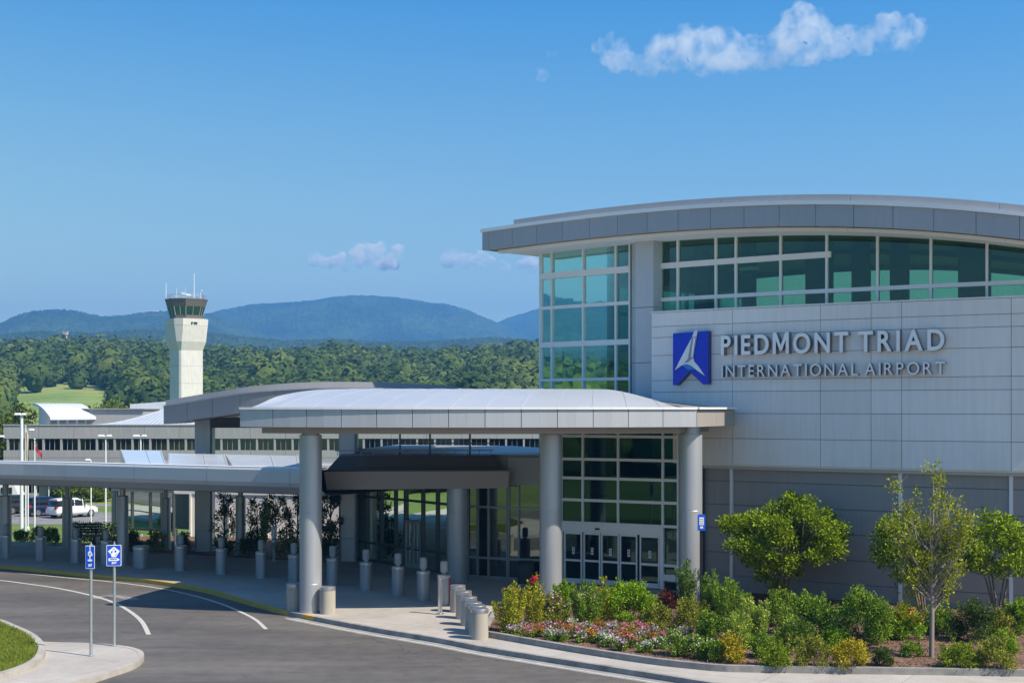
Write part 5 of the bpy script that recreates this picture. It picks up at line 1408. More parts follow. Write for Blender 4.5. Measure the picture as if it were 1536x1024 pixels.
SH = [ # u, vbase, vtop, width px, style, leaf material, label, n, leaf, petals, npet
 (765, 948, 871, 52, 'spikes', 'leaf_yellow', 'upright yellow green shrub at the left end of the bed, beside the nearest pale bollard', 2200, .085, 'petal_orange', 14),
 (802, 941, 866, 40, 'spikes', 'leaf_yellow', 'narrow yellow green shrub topped by a bright red flower', 1700, .085, 'petal_orange', 10),
 (832, 939, 890, 44, 'mound', 'leaf_olive', 'olive shrub with pale pink flower sprays, in front of the second round column', 1500, .075, 'petal_blush', 220),
 (845, 925, 866, 40, 'spikes', 'leaf_bright', 'leafy bright green shrub in front of the left edge of the entrance doors', 1700, .085, None, 0),
 (880, 940, 868, 62, 'spikes', 'leaf_mid', 'tall mid green shrub with upright shoots in front of the second entrance door', 2600, .08, None, 0),
 (905, 930, 866, 40, 'spikes', 'leaf_yellow', 'slender yellow tipped shrub in front of the middle entrance door', 1500, .08, None, 0),
 (945, 928, 872, 80, 'mound', 'leaf_bright', 'rounded glowing green shrub in front of the rightmost entrance doors', 3000, .095, None, 0),
 (938, 944, 916, 30, 'mound', 'leaf_bright', 'small bright green tuft low in front of the rounded green shrub', 700, .07, None, 0),
 (988, 944, 904, 48, 'mound', 'leaf_olive', 'dull olive shrub below the narrow side window of the entrance', 1700, .075, None, 0),
 (1004, 912, 882, 28, 'mound', 'leaf_purple', 'small dark purple shrub at the foot of the entrance side window', 700, .075, None, 0),
 (1029, 912, 845, 40, 'spikes', 'leaf_blue', 'dark blue green shrub in front of the third round column', 1600, .085, None, 0),
 (1038, 944, 896, 58, 'mound', 'leaf_olive', 'wide grey olive shrub below the small post sign', 2300, .07, None, 0),
 (1072, 940, 852, 46, 'spikes', 'leaf_mid', 'tall upright shrub immediately right of the black sign post', 2200, .08, None, 0),
 (1100, 945, 868, 66, 'spikes', 'leaf_mid', 'tall mid green shrub left of the broad round tree stems', 2600, .085, None, 0),
 (1130, 965, 892, 62, 'spikes', 'leaf_pale', 'large pale green feathery shrub in the middle of the bed', 2600, .085, 'petal_blush', 40),
 (1107, 972, 915, 46, 'mound', 'leaf_pale', 'pale grey green shrub low in front of the feathery one', 1500, .07, None, 0),
 (1170, 938, 884, 56, 'mound', 'leaf_mid', 'green shrub with orange flowers under the broad round tree', 1700, .085, 'petal_orange', 46),
 (1213, 952, 888, 84, 'mound', 'leaf_mid', 'wide mid green shrub right of the broad tree stems', 3200, .09, None, 0),
 (1293, 962, 881, 84, 'mound', 'leaf_mid', 'biggest leafy green shrub in the middle of the bed, left of the red tipped one', 3600, .09, None, 0),
 (1357, 957, 903, 58, 'mound', 'leaf_bright', 'green shrub crowned with orange red flowers left of the sparse tree trunk', 2000, .08, 'petal_orange', 260),
 (1455, 962, 898, 72, 'mound', 'leaf_dark', 'dark green rounded shrub right of the sparse tree trunk', 2400, .08, 'petal_orange', 6),
 (1527, 950, 895, 46, 'mound', 'leaf_bright', 'bright green shrub cut by the right edge of the picture', 1600, .085, 'petal_orange', 8),
 (1097, 993, 950, 38, 'mound', 'leaf_gold', 'golden brown shrub near the bed kerb, right of the flowers', 1100, .07, None, 0),
 (1166, 999, 963, 54, 'mound', 'leaf_hedge', 'low spreading yellow green shrub by the kerb below the broad tree', 1500, .07, None, 0),
 (1220, 1000, 953, 56, 'mound', 'leaf_olive', 'low olive shrub by the kerb, between the yellow green and the golden one', 1600, .07, None, 0),
 (1276, 1002, 955, 56, 'mound', 'leaf_gold', 'low golden yellow shrub by the kerb in front of the biggest shrub', 1700, .07, None, 0),
 (1323, 998, 968, 32, 'mound', 'leaf_dark', 'small dark green tuft by the kerb, right of the golden yellow shrub', 900, .06, None, 0),
 (1366, 984, 960, 34, 'mound', 'leaf_mid', 'small green tuft on bare mulch just left of the sparse tree trunk', 800, .06, None, 0),
 (1440, 1001, 962, 60, 'mound', 'leaf_hedge', 'low green shrub by the kerb just right of the sparse tree trunk', 1700, .07, None, 0),
 (1497, 1004, 952, 58, 'mound', 'leaf_olive', 'loose olive shrub with bare twigs by the kerb near the right edge', 1600, .07, None, 0),
 (1065, 962, 915, 40, 'mound', 'leaf_mid', 'green shrub behind the daisy mounds, below the black sign post', 1500, .08, None, 0),
 (1142, 985, 945, 44, 'mound', 'leaf_mid', 'low green shrub between the golden brown shrub and the feathery shrub', 1300, .07, None, 0),
 (1190, 972, 925, 52, 'mound', 'leaf_pale', 'pale green shrub below the orange flowered one under the broad tree', 1600, .08, None, 0),
 (1250, 978, 938, 44, 'mound', 'leaf_bright', 'fresh green low shrub left of the biggest leafy shrub', 1300, .075, None, 0),
 (1320, 955, 905, 40, 'mound', 'leaf_dark', 'dark shrub filling the gap between the biggest shrub and the red tipped one', 1300, .08, None, 0),
 (1408, 952, 905, 46, 'mound', 'leaf_mid', 'mid green shrub behind the sparse tree trunk, by the dark wall', 1400, .08, None, 0),
 (1495, 958, 912, 44, 'mound', 'leaf_olive', 'olive shrub among the thin stems of the right edge tree', 1300, .08, None, 0),
 (1505, 982, 945, 40, 'mound', 'leaf_bright', 'bright low shrub behind the loose olive shrub with bare twigs', 1100, .07, None, 0),
]
for u, vb, vt, w, sty, lm, lb, n, lf, pm, npt in SH:
    p = bedp(u, vb); k = p[1]/FPX
    shrub('shrub', p, w*k*1.14, (vb-vt)*k*1.06, lb, lm, int(n*2.3), lf*.82, sty, 'shrub', 'shrubs of the planting bed', pm, npt, .06)
# the red flower head on the narrow shrub
p = bedp(802, 941); k = p[1]/FPX; c = np.array([p[0]-.02, p[1]-.02, p[2]+(941-869)*k])
root = thing('flower', tuple(c), 'single scarlet flower head rising above the narrow yellow green shrub', 'flower')
V, Fq = leaf_arrays(c+rng.normal(size=(60, 3))*np.array([.04, .04, .035]), .10, .2, None, .8); np_mesh('petals', V, Fq, 'petal_scarlet', root)
m = MB(); m.tube([(c[0], c[1], p[2]), tuple(c)], [.012, .008], 5); m.build('stem', 'bark', root)

FL = [(770, 951, 'lilac'), (783, 949, 'lilac'), (790, 956, 'pink'), (801, 950, 'pink'), (812, 955, 'red'), (822, 948, 'lilac'), (828, 960, 'white'), (838, 949, 'pink'), (843, 961, 'lilac'), (852, 951, 'orange'), (858, 946, 'white'),
      (866, 957, 'pink'), (872, 963, 'lilac'), (878, 950, 'lilac'), (885, 962, 'orange'), (893, 954, 'pink'), (900, 949, 'red'), (902, 965, 'white'), (909, 957, 'lilac'), (915, 970, 'white'), (920, 952, 'lilac'), (926, 962, 'pink'), (930, 975, 'lilac'),
      (936, 951, 'pink'), (941, 966, 'red'), (948, 958, 'orange'), (952, 971, 'pink'), (957, 949, 'pink'), (962, 962, 'lilac'), (968, 953, 'pink'), (970, 978, 'white'), (976, 964, 'red'), (982, 957, 'lilac'), (988, 972, 'white'), (994, 962, 'pink'), (1026, 958, 'lilac'), (1058, 958, 'lilac')]
cname = {'lilac': 'lilac', 'white': 'white', 'pink': 'pink', 'red': 'scarlet', 'orange': 'orange'}
def near_label(u, v, c, idx):
    row = 'back' if v < 953 else ('front' if v > 962 else 'middle')
    anch = [(765, 'the bed corner shrub'), (802, 'the red topped shrub'), (832, 'the pink sprayed shrub'), (880, 'the second entrance door'), (905, 'the middle entrance door'), (945, 'the rounded glowing shrub'), (988, 'the dull olive shrub'), (1038, 'the wide grey olive shrub')]
    a = min(anch, key=lambda t: abs(t[0]-u))
    side = 'left' if u < a[0]-2 else ('right' if u > a[0]+2 else 'straight')
    return row, a, side
seen = {}
for idx, (u, v, c) in enumerate(FL):
    row, a, side = near_label(u, v, c, idx)
    lb = f'{cname[c]} flower clump of the {row} row, ' + (f'straight below {a[1]}' if side == 'straight' else f'just {side} of {a[1]}')
    if lb in seen:
        seen[lb] += 1; lb = lb.replace('just', 'farther' if seen[lb] == 2 else 'farthest')
    else: seen[lb] = 1
    p = bedp(u, v); k = p[1]/FPX
    shrub('flower_clump', p, rnd.uniform(.46, .62), rnd.uniform(.30, .40), lb, 'leaf_mid', 700, .055, 'mound', 'flowers', 'flower clumps in the bed', 'petal_'+c, 120, .05, ptop=.5)
for u, v, w, h, lb in ((1012, 982, 50, 40, 'large white daisy mound left of the other two by the kerb'), (1042, 986, 44, 36, 'white daisy mound between its larger left neighbour and the yellow dotted one'), (1070, 990, 46, 34, 'green mound with few pale yellow flowers, rightmost of the daisy mounds')):
    p = bedp(u, v); k = p[1]/FPX
    shrub('flower_mound', p, w*k, h*k, lb, 'leaf_mid', 1500, .07, 'mound', 'flowers', 'daisy mounds', 'petal_white', 80 if u < 1060 else 30, .05, ptop=.35)

# ---------------------------------------------------------------- planting behind the walkway
def rp(u, v): return tuple(g(u, v, .19))
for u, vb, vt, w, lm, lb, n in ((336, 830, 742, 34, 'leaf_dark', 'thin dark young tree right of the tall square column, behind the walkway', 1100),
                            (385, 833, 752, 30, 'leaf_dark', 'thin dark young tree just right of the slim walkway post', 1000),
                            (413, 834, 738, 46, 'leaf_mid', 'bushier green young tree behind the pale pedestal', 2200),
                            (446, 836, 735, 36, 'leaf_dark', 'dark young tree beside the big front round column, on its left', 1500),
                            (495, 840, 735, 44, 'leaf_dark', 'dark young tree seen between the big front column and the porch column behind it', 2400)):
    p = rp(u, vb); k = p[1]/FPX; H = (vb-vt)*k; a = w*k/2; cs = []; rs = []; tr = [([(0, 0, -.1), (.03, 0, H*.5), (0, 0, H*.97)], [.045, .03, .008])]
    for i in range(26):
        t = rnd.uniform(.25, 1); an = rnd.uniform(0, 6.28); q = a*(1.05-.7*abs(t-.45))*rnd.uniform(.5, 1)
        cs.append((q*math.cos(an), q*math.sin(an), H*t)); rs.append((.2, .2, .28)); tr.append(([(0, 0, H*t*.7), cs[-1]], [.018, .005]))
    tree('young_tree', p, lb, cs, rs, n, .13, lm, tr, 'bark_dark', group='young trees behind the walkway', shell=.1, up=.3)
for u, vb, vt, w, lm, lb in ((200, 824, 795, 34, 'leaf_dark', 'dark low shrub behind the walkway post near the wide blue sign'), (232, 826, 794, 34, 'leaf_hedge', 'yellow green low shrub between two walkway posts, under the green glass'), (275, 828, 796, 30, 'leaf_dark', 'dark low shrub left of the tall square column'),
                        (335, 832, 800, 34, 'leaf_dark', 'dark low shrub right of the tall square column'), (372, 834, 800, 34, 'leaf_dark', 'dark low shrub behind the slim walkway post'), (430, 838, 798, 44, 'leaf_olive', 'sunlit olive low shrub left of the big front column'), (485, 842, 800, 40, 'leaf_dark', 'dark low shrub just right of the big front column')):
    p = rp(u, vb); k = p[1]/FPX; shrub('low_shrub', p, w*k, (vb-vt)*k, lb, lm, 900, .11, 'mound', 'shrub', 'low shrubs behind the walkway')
for u, v, w, h, lb in ((31, 812, 24, 19, 'round yellow green bush beside the foot of the tallest light pole'), (58, 812, 30, 24, 'round yellow green bush right of the tallest light pole, left of two touching bushes'), (77, 814, 26, 26, 'round yellow green bush, right one of two touching bushes left of the walkway post')):
    p = tuple(g(u, v, .05)); k = p[1]/FPX; shrub('round_bush', p, w*k, h*k, lb, 'leaf_hedge', 1500, .09, 'mound', 'bush', 'round bushes on the lawn')
p = g(146, 813, .05); 
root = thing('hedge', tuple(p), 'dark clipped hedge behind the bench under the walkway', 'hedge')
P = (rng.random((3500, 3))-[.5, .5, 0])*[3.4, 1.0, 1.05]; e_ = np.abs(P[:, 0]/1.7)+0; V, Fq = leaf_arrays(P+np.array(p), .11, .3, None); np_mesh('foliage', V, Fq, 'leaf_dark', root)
m = MB()
for i in range(6): m.tube([(p.x-1.5+i*.6, p.y, p.z-.1), (p.x-1.5+i*.6, p.y, p.z+.8)], [.03, .01], 5)
m.build('stem', 'bark_dark', root)

# ---------------------------------------------------------------- middle distance trees
def mid_tree(x, y, h, w, label, seed, lm='leaf_far', n=1500, leaf=.6):
    z0 = tz(x, y); cs = []; rs = []
    for i in range(26):
        d = Vector((rnd.gauss(0, 1), rnd.gauss(0, 1), rnd.gauss(0, 1))).normalized()*rnd.uniform(.3, 1)**.5
        cs.append((d.x*w*.36, d.y*w*.36, h*.56+d.z*h*.34)); rs.append((w*.17, w*.17, h*.13))
    tr = [([(0, 0, -.3), (.1, 0, h*.3), (0, 0, h*.7)], [w*.04, w*.03, w*.01])]+[([(0, 0, h*.25), cs[i]], [w*.02, w*.006]) for i in range(6)]
    tree('broadleaf_tree', (x, y, z0), label, cs, rs, n, leaf, lm, tr, 'bark_dark', group='trees around the car park', shell=.3)
for u, Y, vt, w, lb in ((10, 178, 612, 8, 'bushy tree above the concourse roof at the left edge'), (33, 176, 606, 7, 'bushy tree behind the tallest light pole head'), (-25, 165, 600, 9, 'bushy tree beyond the left end of the concourse'),
                    (2, 166, 640, 6, 'lower bushy tree against the left end wall of the concourse'), (150, 205, 596, 9, 'dark bushy tree between the curved penthouse and the tower, left one'), (175, 210, 592, 9, 'dark bushy tree between the curved penthouse and the tower, middle one'), (200, 206, 597, 9, 'dark bushy tree nearest the tower on its left'),
                    (117, 146, 722, 5.2, 'round dark tree standing in front of the concourse, right of the pale shelter'), (94, 147, 733, 3.0, 'small dark tree beside the pale shelter'), (10, 146, 722, 4, 'dark tree behind the white van'), (150, 147, 735, 3.6, 'dark tree in front of the concourse, left of the green glass pavilion')):
    x = px_x(u, Y); h = px_z(vt, Y)-tz(x, Y); mid_tree(x, Y, h, w, lb, 0, n=1700 if Y > 160 else 1500, leaf=.55 if Y > 160 else .3)

# ================================================================ wooded hill, mountains
NA, NR = 150, 40
def hill_v(u):       # skyline of the near wooded hill in the photograph
    return np.interp(u, [-3000, -800, -300, 0, 100, 200, 320, 400, 500, 560, 640, 700, 815, 1100, 1600, 3000], [545, 537, 541, 533, 527, 529, 538, 543, 537, 541, 546, 540, 537, 545, 539, 548])
RH0, RH1 = 330., 1350.
def waves(x, y, seed, sc):
    r = np.random.default_rng(seed); z = 0
    for i in range(9):
        a = r.uniform(0, 6.28); f = sc*1.55**i*.6; z = z+np.sin((x*np.cos(a)+y*np.sin(a))*f+r.uniform(0, 6.28))/1.5**i
    return z*.4
def hill_z(th, r):
    u = CX+FPX*np.tan(np.clip(th, -1.0, 1.0)); zr = (HZ-hill_v(u))/FPX*RH1*np.cos(np.clip(th, -.45, .45))+CAMZ
    t = np.clip((r-RH0)/(RH1-RH0), 0, 1.5)
    z = np.where(t <= 1, zr*(.62*t+.38*np.sin(t*math.pi/2)), zr*(1-(t-1)*1.6))
    x = r*np.sin(th); y = r*np.cos(th)
    return z*(1+.30*waves(x, y, 3, .0042)*np.sin(np.clip(t, 0, 1)*math.pi)**.7)-2.6*(t <= 0)-2.0
th = np.linspace(-1.95, .75, NA*2); rr_ = np.linspace(RH0-30, RH1*1.30, NR)
TT, RR = np.meshgrid(th, rr_); ZZ = hill_z(TT, RR)
V = np.stack([RR*np.sin(TT), RR*np.cos(TT), ZZ], -1).reshape(-1, 3); nx = len(th)
ii = np.arange(NR-1)[:, None]*nx+np.arange(nx-1)[None]; Fq = np.stack([ii, ii+1, ii+nx+1, ii+nx], -1).reshape(-1, 4)
np_mesh('hillside', V, Fq, 'meadow', smooth=True, kind='structure')
def ico(sub):
    bm = bmesh.new(); bmesh.ops.create_icosphere(bm, subdivisions=sub, radius=1)
    v = np.array([x.co[:] for x in bm.verts]); f = np.array([[x.index for x in q.verts] for q in bm.faces]); bm.free(); return v, f
def crowns(C, S, sub, jit):
    v, f = ico(sub); n = len(C)
    ph_ = rng.uniform(0, 6.28, (n, 1, 3)); fr_ = rng.uniform(1.8, 3.4, (n, 1, 3))
    lump = 1+.16*np.sin(v[None]*fr_*2+ph_).sum(-1, keepdims=True)/1.5+rng.normal(size=(n, len(v), 1))*jit
    W = v[None]*lump*S[:, None, :]+C[:, None, :]
    Fa = f[None]+(np.arange(n)*len(v))[:, None, None]
    return W.reshape(-1, 3), Fa.reshape(-1, 3)
def forest_sites(n, t0, t1, r0, r1):
    t = rng.uniform(t0, t1, n); r = np.sqrt(rng.uniform(r0**2, r1**2, n)); return t, r
Vs = []; Fs = []; TN = []; nb = 0
def clump_quads(C, S, m, q):
    n = len(C); d = rng.normal(size=(n, m, 3)); d[..., 2] = np.abs(d[..., 2])*1.1-.25; d /= np.linalg.norm(d, axis=2)[..., None]
    P = (C[:, None, :]+d*S[:, None, :]*rng.uniform(.78, 1.12, (n, m, 1))).reshape(-1, 3); D = d.reshape(-1, 3)
    r = rng.normal(size=P.shape); nn = D*1.0+np.array([0, 0, .25])+rng.normal(size=P.shape)*.30; nn /= np.linalg.norm(nn, axis=1)[:, None]
    a_ = np.cross(nn, r); a_ /= np.linalg.norm(a_, axis=1)[:, None]; b_ = np.cross(nn, a_)
    L = (np.repeat(S[:, 0], m)*q*rng.uniform(.6, 1.4, len(P)))[:, None]
    V = np.stack([P-a_*L, P-b_*L*.7, P+a_*L, P+b_*L*.7], 1).reshape(-1, 3)
    k = np.arange(len(P))*4
    return V, np.stack([np.stack([k, k+1, k+2], 1), np.stack([k, k+2, k+3], 1)], 1).reshape(-1, 3)
for n, t0, t1, r0, r1, m_, q_, s0, s1 in ((4200, -.39, .06, 350, 620, 90, .17, 2.4, 4.4), (10000, -.39, .06, 600, 1000, 40, .25, 2.4, 4.4), (12500, -.39, .06, 980, 1440, 20, .34, 2.4, 4.4), (16000, -1.95, -.39, 350, 1400, 8, .42, 3.6, 5.6), (6000, .06, .75, 350, 1400, 10, .42, 3.4, 5.4)):
    t, r = forest_sites(n, t0, t1, r0, r1); z = hill_z(t, r)
    x, y = r*np.sin(t), r*np.cos(t); u = CX+FPX*x/np.maximum(y, 1); v_ = HZ-FPX*(z-CAMZ)/np.maximum(y, 1)
    clear = (y > 0) & (((u-95)/84)**2+((v_-594)/19)**2 < 1) & (r < 900) & (rng.random(n) > .05)
    clear |= (y > 0) & (u > 12) & (u < 176) & (v_ > 590) & (r < 900)
    t, r, z = t[~clear], r[~clear], z[~clear]; n = len(t)
    big = rng.random(n) < .28
    S = np.column_stack([rng.uniform(s0, s1, n)*np.where(big, rng.uniform(1.1, 1.45, n), rng.uniform(.65, 1.0, n))]*3); S[:, 2] *= rng.uniform(.9, 1.5, n); S[:, 1] *= rng.uniform(.85, 1.15, n)
    C = np.column_stack([r*np.sin(t), r*np.cos(t), z+S[:, 2]*.75])
    tone = rng.random(n); sb = 2 if r1 < 700 else 1; TN.append(np.repeat(tone, len(ico(sb)[0]))); TN.append(np.repeat(tone, m_*4)); W, Fa = crowns(C, S*.80, sb, .10); Vs.append(W); Fs.append(Fa+nb); nb += len(W)
    W, Fa = clump_quads(C, S, m_, q_); Vs.append(W); Fs.append(Fa+nb); nb += len(W)
# tree line behind and beside the camera, seen in the glass
n = 420; t = rng.uniform(1.9, 5.2, n); r = rng.uniform(95, 150, n); S = np.column_stack([rng.uniform(3.5, 6, n)]*3); C = np.column_stack([r*np.sin(t)*1.1-10, r*np.cos(t), S[:, 2]*.9])
n2 = 420; C2 = np.column_stack([rng.uniform(-125, -72, n2), rng.uniform(-45, 105, n2), np.full(n2, 2.)]); S2 = np.column_stack([rng.uniform(2.8, 5.5, n2)]*3)
C2[:, 2] = S2[:, 2]*.8-1
W, Fa = crowns(np.concatenate([C, C2]), np.concatenate([S, S2]), 2, .13); Vs.append(W); Fs.append(Fa+nb)
TN.append(rng.random(len(W)//42).repeat(42))
fo = np_mesh('forest', np.concatenate(Vs), np.concatenate(Fs), 'forest_leaf', kind='stuff')
at_ = fo.data.attributes.new('tone', 'FLOAT', 'POINT'); at_.data.foreach_set('value', np.concatenate(TN).astype(np.float32))

def mountain(name, prof, r0, seed, front, t0, t1, nseg, wob=.30):
    us_ = np.array([p[0] for p in prof], float); vs_ = np.array([p[1] for p in prof], float)
    th = np.concatenate([np.linspace(t0, -.40, 60, endpoint=False), np.linspace(-.40, .10, nseg, endpoint=False), np.linspace(.10, t1, 30)]) if t0 < -.4 else np.linspace(t0, t1, nseg)
    NRm = 70
    tt = np.linspace(0, 1.25, NRm)
    TT, QQ = np.meshgrid(th, tt); RR = r0-front*(1-QQ)
    u = CX+FPX*np.tan(np.clip(TT, -1.2, 1.2)); v = np.interp(u, us_, vs_)
    cosf = np.cos(np.clip(TT, -.45, .6)); zr = np.maximum((HZ-v)/FPX*r0*cosf+CAMZ, -5)
    prof_ = np.where(QQ <= 1, np.sin(np.clip(QQ, 0, 1)*math.pi/2)**1.15, 1-(QQ-1)*1.8)
    x, y = RR*np.sin(TT), RR*np.cos(TT)
    spur = waves(x, y, seed, .0022)*np.sin(np.clip(QQ, 0, 1)*math.pi)*.9
    Z = zr*(prof_+wob*spur)-4
    Z += (rng.random(Z.shape)-.5)*7*np.clip(QQ*3, 0, 1)*(zr > 5)
    V = np.stack([x, y, Z], -1).reshape(-1, 3); nx = len(th)
    ii = np.arange(NRm-1)[:, None]*nx+np.arange(nx-1)[None]; Fq = np.stack([ii, ii+1, ii+nx+1, ii+nx], -1).reshape(-1, 4)
    np_mesh(name, V, Fq, 'mountain_forest', smooth=True, kind='structure')
mountain('hills', [(-9000, 428), (-2500, 436), (-1200, 462), (-600, 490), (-200, 500), (-80, 493), (0, 489), (30, 477), (60, 470), (90, 467), (120, 468.5), (150, 474), (185, 471), (225, 466), (260, 464), (310, 468), (345, 480), (400, 500), (470, 516), (560, 540), (700, 600), (900, 640)], 4000, 21, 1500, -1.95, .06, 420)
mountain('hills', [(150, 520), (250, 486), (300, 472), (335, 464), (380, 456), (430, 453.5), (470, 451.5), (500, 447), (530, 445), (560, 446.5), (600, 451), (640, 458), (670, 461), (700, 469), (735, 483), (765, 498), (800, 514), (860, 540), (1000, 600)], 5000, 34, 1500, -.30, .12, 380)
mountain('hills', [(560, 560), (640, 525), (700, 501), (740, 484), (775, 471), (812, 461), (870, 455), (960, 462), (1100, 478), (1300, 470), (1600, 480), (2400, 500)], 5600, 47, 1400, -.10, .70, 420)

mountain('hills', [(-9000, 520), (-900, 512), (-300, 510), (-60, 506), (0, 503), (60, 498), (140, 501), (210, 496), (300, 500), (360, 507), (430, 513), (500, 510), (570, 514), (650, 513), (740, 508), (815, 513), (1000, 520), (3000, 530)], 2500, 77, 900, -1.95, .30, 420, .10)
# small things on the hills
def hill_house(u, v, r, label, w=9, roof='orange_roof'):
    th_ = math.atan((u-CX)/FPX); z = float(hill_z(np.array(th_), np.array(r))) if r < 1500 else px_z(v, r*math.cos(th_))
    x, y = r*math.sin(th_), r*math.cos(th_); z = px_z(v, y); root = thing('house', (x, y, z), label, 'house')
    m = MB(); m.box(x-w/2, x+w/2, y, y+w*.7, z-8, z+2.6); m.build('wall', 'house_wall', root)
    m = MB(); m.add([(x-w/2-.4, y-.5, z+2.5), (x+w/2+.4, y-.5, z+2.5), (x+w/2+.4, y+w*.7+.5, z+2.5), (x-w/2-.4, y+w*.7+.5, z+2.5), (x-w/2-.4, y+w*.35, z+4.6), (x+w/2+.4, y+w*.35, z+4.6)], [(0, 1, 5, 4), (2, 3, 4, 5), (0, 4, 3), (1, 2, 5), (0, 3, 2, 1)]); m.build('roof', roof, root)
    m = MB()
    for k in (-.3, .1): m.box(x+w*k, x+w*(k+.16), y-.06, y, z+.5, z+1.8)
    m.build('window', 'glass_far', root)
hill_house(127, 607, 520, 'small house with an orange roof at the foot of the green clearing', 7.5)
hill_house(190, 476, 3960, 'pale house on the mountain ridge, left of the larger one', 26, 'house_wall')
hill_house(228, 468, 3960, 'larger pale house high on the mountain ridge beside the tower', 30, 'house_wall')
th_ = math.atan((98-CX)/FPX); x, y = 1340*math.sin(th_), 1340*math.cos(th_); z = px_z(507, y)
root = thing('lookout_tower', (x, y, z-8), 'tiny tan lookout tower rising from the wooded skyline', 'tower')
m = MB(); m.hexa([(x-1.8, y-1.5, z-8), (x+1.8, y-1.5, z-8), (x+1.8, y+1.5, z-8), (x-1.8, y+1.5, z-8), (x-1.2, y-1.2, z+3), (x+1.2, y-1.2, z+3), (x+1.2, y+1.2, z+3), (x-1.2, y+1.2, z+3)]); m.build('shaft', 'house_wall', root)
m = MB(); m.box(x-2, x+2, y-2, y+2, z+3, z+5.4); m.box(x-2.4, x+2.4, y-2.4, y+2.4, z+5.4, z+5.9); m.build('cabin', 'house_wall', root)

# ================================================================ clouds: real volumes beyond the haze
def cloud_mat(name, dens, size):
    t = NT(name); c = t.coords('Object')
    n1 = t.noise(c, 2.2/size, 7, .62)
    d = t.math('MULTIPLY', t.math('SUBTRACT', n1, .43, True), dens*6)
    pv = t.n('ShaderNodeVolumePrincipled'); pv.inputs['Color'].default_value = (1, .965, .90, 1); pv.inputs['Anisotropy'].default_value = .0
    t.l(d, pv.inputs['Density']); t.l(pv.outputs[0], t.out.inputs['Volume'])
    MATS[name] = t.m; return name
def cloud(label, Y, lumps, dens, seed, size):
    k = Y/FPX; c0 = lumps[0]; P = at(c0[0], c0[1], Y)
    bm = bmesh.new(); r = random.Random(seed)
    for (u, v, w, h) in lumps:
        for q in range(5):
            cc = at(u+r.uniform(-.35, .35)*w, v+r.uniform(-.3, .3)*h, Y)-P; rad = h*k*.5*r.uniform(.55, .95)
            res = bmesh.ops.create_icosphere(bm, subdivisions=3, radius=rad)
            sx = 1.0+r.random()*.5
            for vt in res['verts']: vt.co = Vector((vt.co.x*sx, vt.co.y*1.4, vt.co.z))+Vector((cc.x, r.uniform(-.2, .2)*w*k*.3, cc.z))
    me = bpy.data.meshes.new('cloud'); bm.to_mesh(me); bm.free()
    o = bpy.data.objects.new('cloud', me); COL.objects.link(o)
    md = o.modifiers.new('r', 'REMESH'); md.mode = 'VOXEL'; md.voxel_size = 3.4*k
    dg = bpy.context.evaluated_depsgraph_get(); m2 = bpy.data.meshes.new_from_object(o.evaluated_get(dg)); o.modifiers.clear(); o.data = m2
    bpy.data.meshes.remove(me)
    for vt in m2.vertices:
        q = Vector(vt.co)/(16*k); n_ = mnoise.fractal(q, .8, 2.1, 5); vt.co += vt.normal*n_*9*k
    m2.materials.clear(); m2.materials.append(M(cloud_mat('cloud_vapour_%d' % seed, dens, size*k))) if False else m2.materials.append(MATS[cloud_mat('cloud_vapour_%d' % seed, dens, size*k)])
    o.location = P; tag(o, label, 'cloud', 'clouds'); return o
CY = 9000.
cloud('largest white cloud high at the upper right of the sky', CY, [(940, 82, 80, 40), (985, 88, 90, 44), (1030, 78, 90, 55), (1075, 62, 80, 72), (1100, 85, 90, 44), (1150, 76, 70, 44), (1205, 50, 80, 72), (1250, 68, 80, 46), (1300, 62, 80, 44), (1345, 52, 60, 50), (1000, 66, 50, 30), (905, 66, 40, 26)], .0052, 7, 60)
cloud('small white cloud low over the mountains, left of the terminal roof', CY, [(480, 390, 60, 18), (520, 388, 70, 24), (555, 383, 60, 32), (585, 386, 40, 26), (545, 398, 90, 14)], .028, 8, 40)
cloud('thin faint cloud low beside the left tip of the terminal roof', CY, [(685, 384, 40, 22), (705, 388, 50, 24), (730, 394, 40, 18), (775, 398, 60, 16), (800, 392, 40, 20)], .022, 9, 40)
cloud('tiny faint wisp of cloud left of the largest cloud', CY, [(808, 109, 26, 20), (832, 82, 20, 10)], .0035, 10, 30)

# ================================================================ haze
m = MB(); m.box(-6450, 6450, -2450, 6450, -8, 470)
t = NT('haze_air'); pv = t.n('ShaderNodeVolumePrincipled'); pv.inputs['Color'].default_value = (.15, .44, .93, 1); pv.inputs['Density'].default_value = .00024; pv.inputs['Anisotropy'].default_value = .2
t.l(pv.outputs[0], t.out.inputs['Volume']); MATS['haze_air'] = t.m
hz_o = m.build('haze', 'haze_air', kind='stuff')

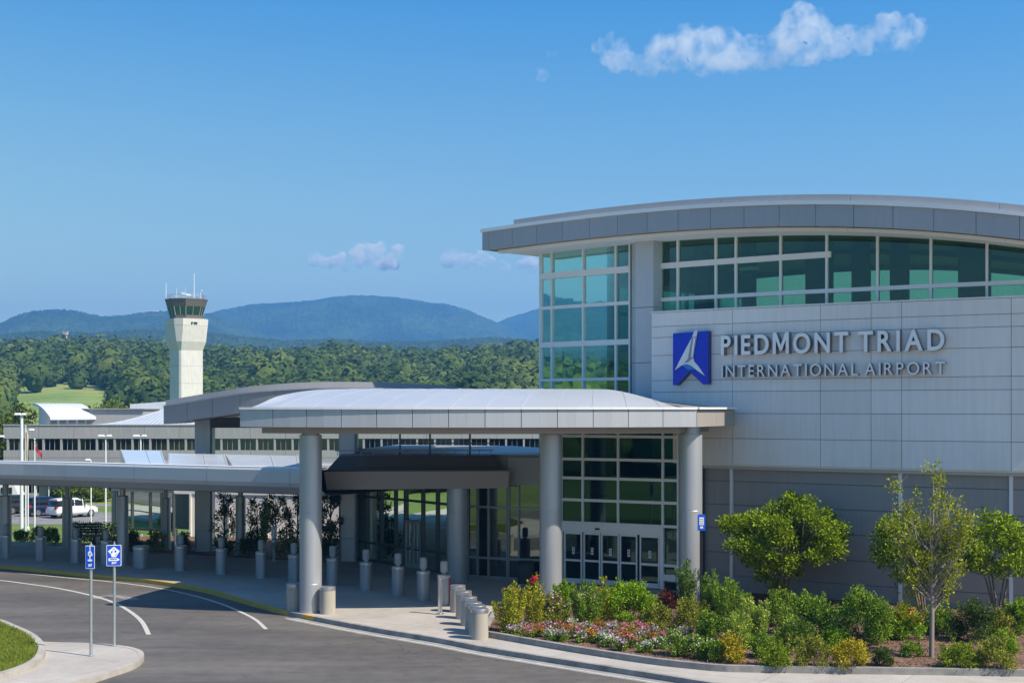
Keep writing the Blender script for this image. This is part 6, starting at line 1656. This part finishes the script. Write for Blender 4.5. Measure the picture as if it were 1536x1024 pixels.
# ================================================================ sky, sun, camera
EL_, AZ = R(48), (0.857, -0.515)
w = bpy.data.worlds.new('World'); SC.world = w; w.use_nodes = True
nt = w.node_tree; bg = nt.nodes['Background']; sky = nt.nodes.new('ShaderNodeTexSky'); sky.sky_type = 'NISHITA'; sky.sun_disc = False
sky.sun_elevation = EL_; sky.sun_rotation = math.atan2(AZ[0], AZ[1]); sky.air_density = 1.0; sky.dust_density = .5; sky.ozone_density = 1.0; sky.altitude = 0
hs = nt.nodes.new('ShaderNodeHueSaturation'); hs.inputs['Saturation'].default_value = 1.0
nt.links.new(sky.outputs[0], hs.inputs['Color']); 
# the deep polarised blue of the photograph: each channel of the sky stretched about the horizon
def vop(op, src, val):
    nd = nt.nodes.new('ShaderNodeVectorMath'); nd.operation = op; nd.inputs[1].default_value = val; nt.links.new(src, nd.inputs[0]); return nd.outputs[0]
q = vop('ADD', vop('MULTIPLY', hs.outputs[0], (1.25, 1.10, .26)), (-1.95, -1.35, 2.94))
q = vop('MINIMUM', vop('MAXIMUM', q, (.42, 1.5, .5)), (5.6, 6.1, 5.2))
nt.links.new(q, bg.inputs['Color']); bg.inputs['Strength'].default_value = .106
sd = bpy.data.lights.new('sun', 'SUN'); sd.energy = 4.8; sd.angle = R(.53); sd.color = (1, .90, .77)
so = bpy.data.objects.new('sun', sd); COL.objects.link(so)
so.rotation_euler = Vector((-AZ[0]*math.cos(EL_), -AZ[1]*math.cos(EL_), -math.sin(EL_))).to_track_quat('-Z', 'Y').to_euler(); so.location = (40, 0, 60)
cam = bpy.data.cameras.new('camera'); co = bpy.data.objects.new('camera', cam); COL.objects.link(co)
cam.sensor_width = 36; cam.lens = 50; cam.shift_y = 100/1536; cam.clip_start = .5; cam.clip_end = 30000
co.location = (0, 0, CAMZ); co.rotation_euler = (R(90), 0, 0); SC.camera = co
SC.view_settings.view_transform = 'Standard'; SC.view_settings.look = 'None'; SC.view_settings.gamma = 1; SC.view_settings.exposure = .70
SC.render.engine = 'CYCLES'
SC.cycles.max_bounces = 10; SC.cycles.transparent_max_bounces = 24; SC.cycles.volume_bounces = 3; SC.cycles.glossy_bounces = 4; SC.cycles.diffuse_bounces = 3
SC.cycles.volume_max_steps = 128; SC.cycles.volume_step_rate = 1.0
SC.cycles.use_denoising = True
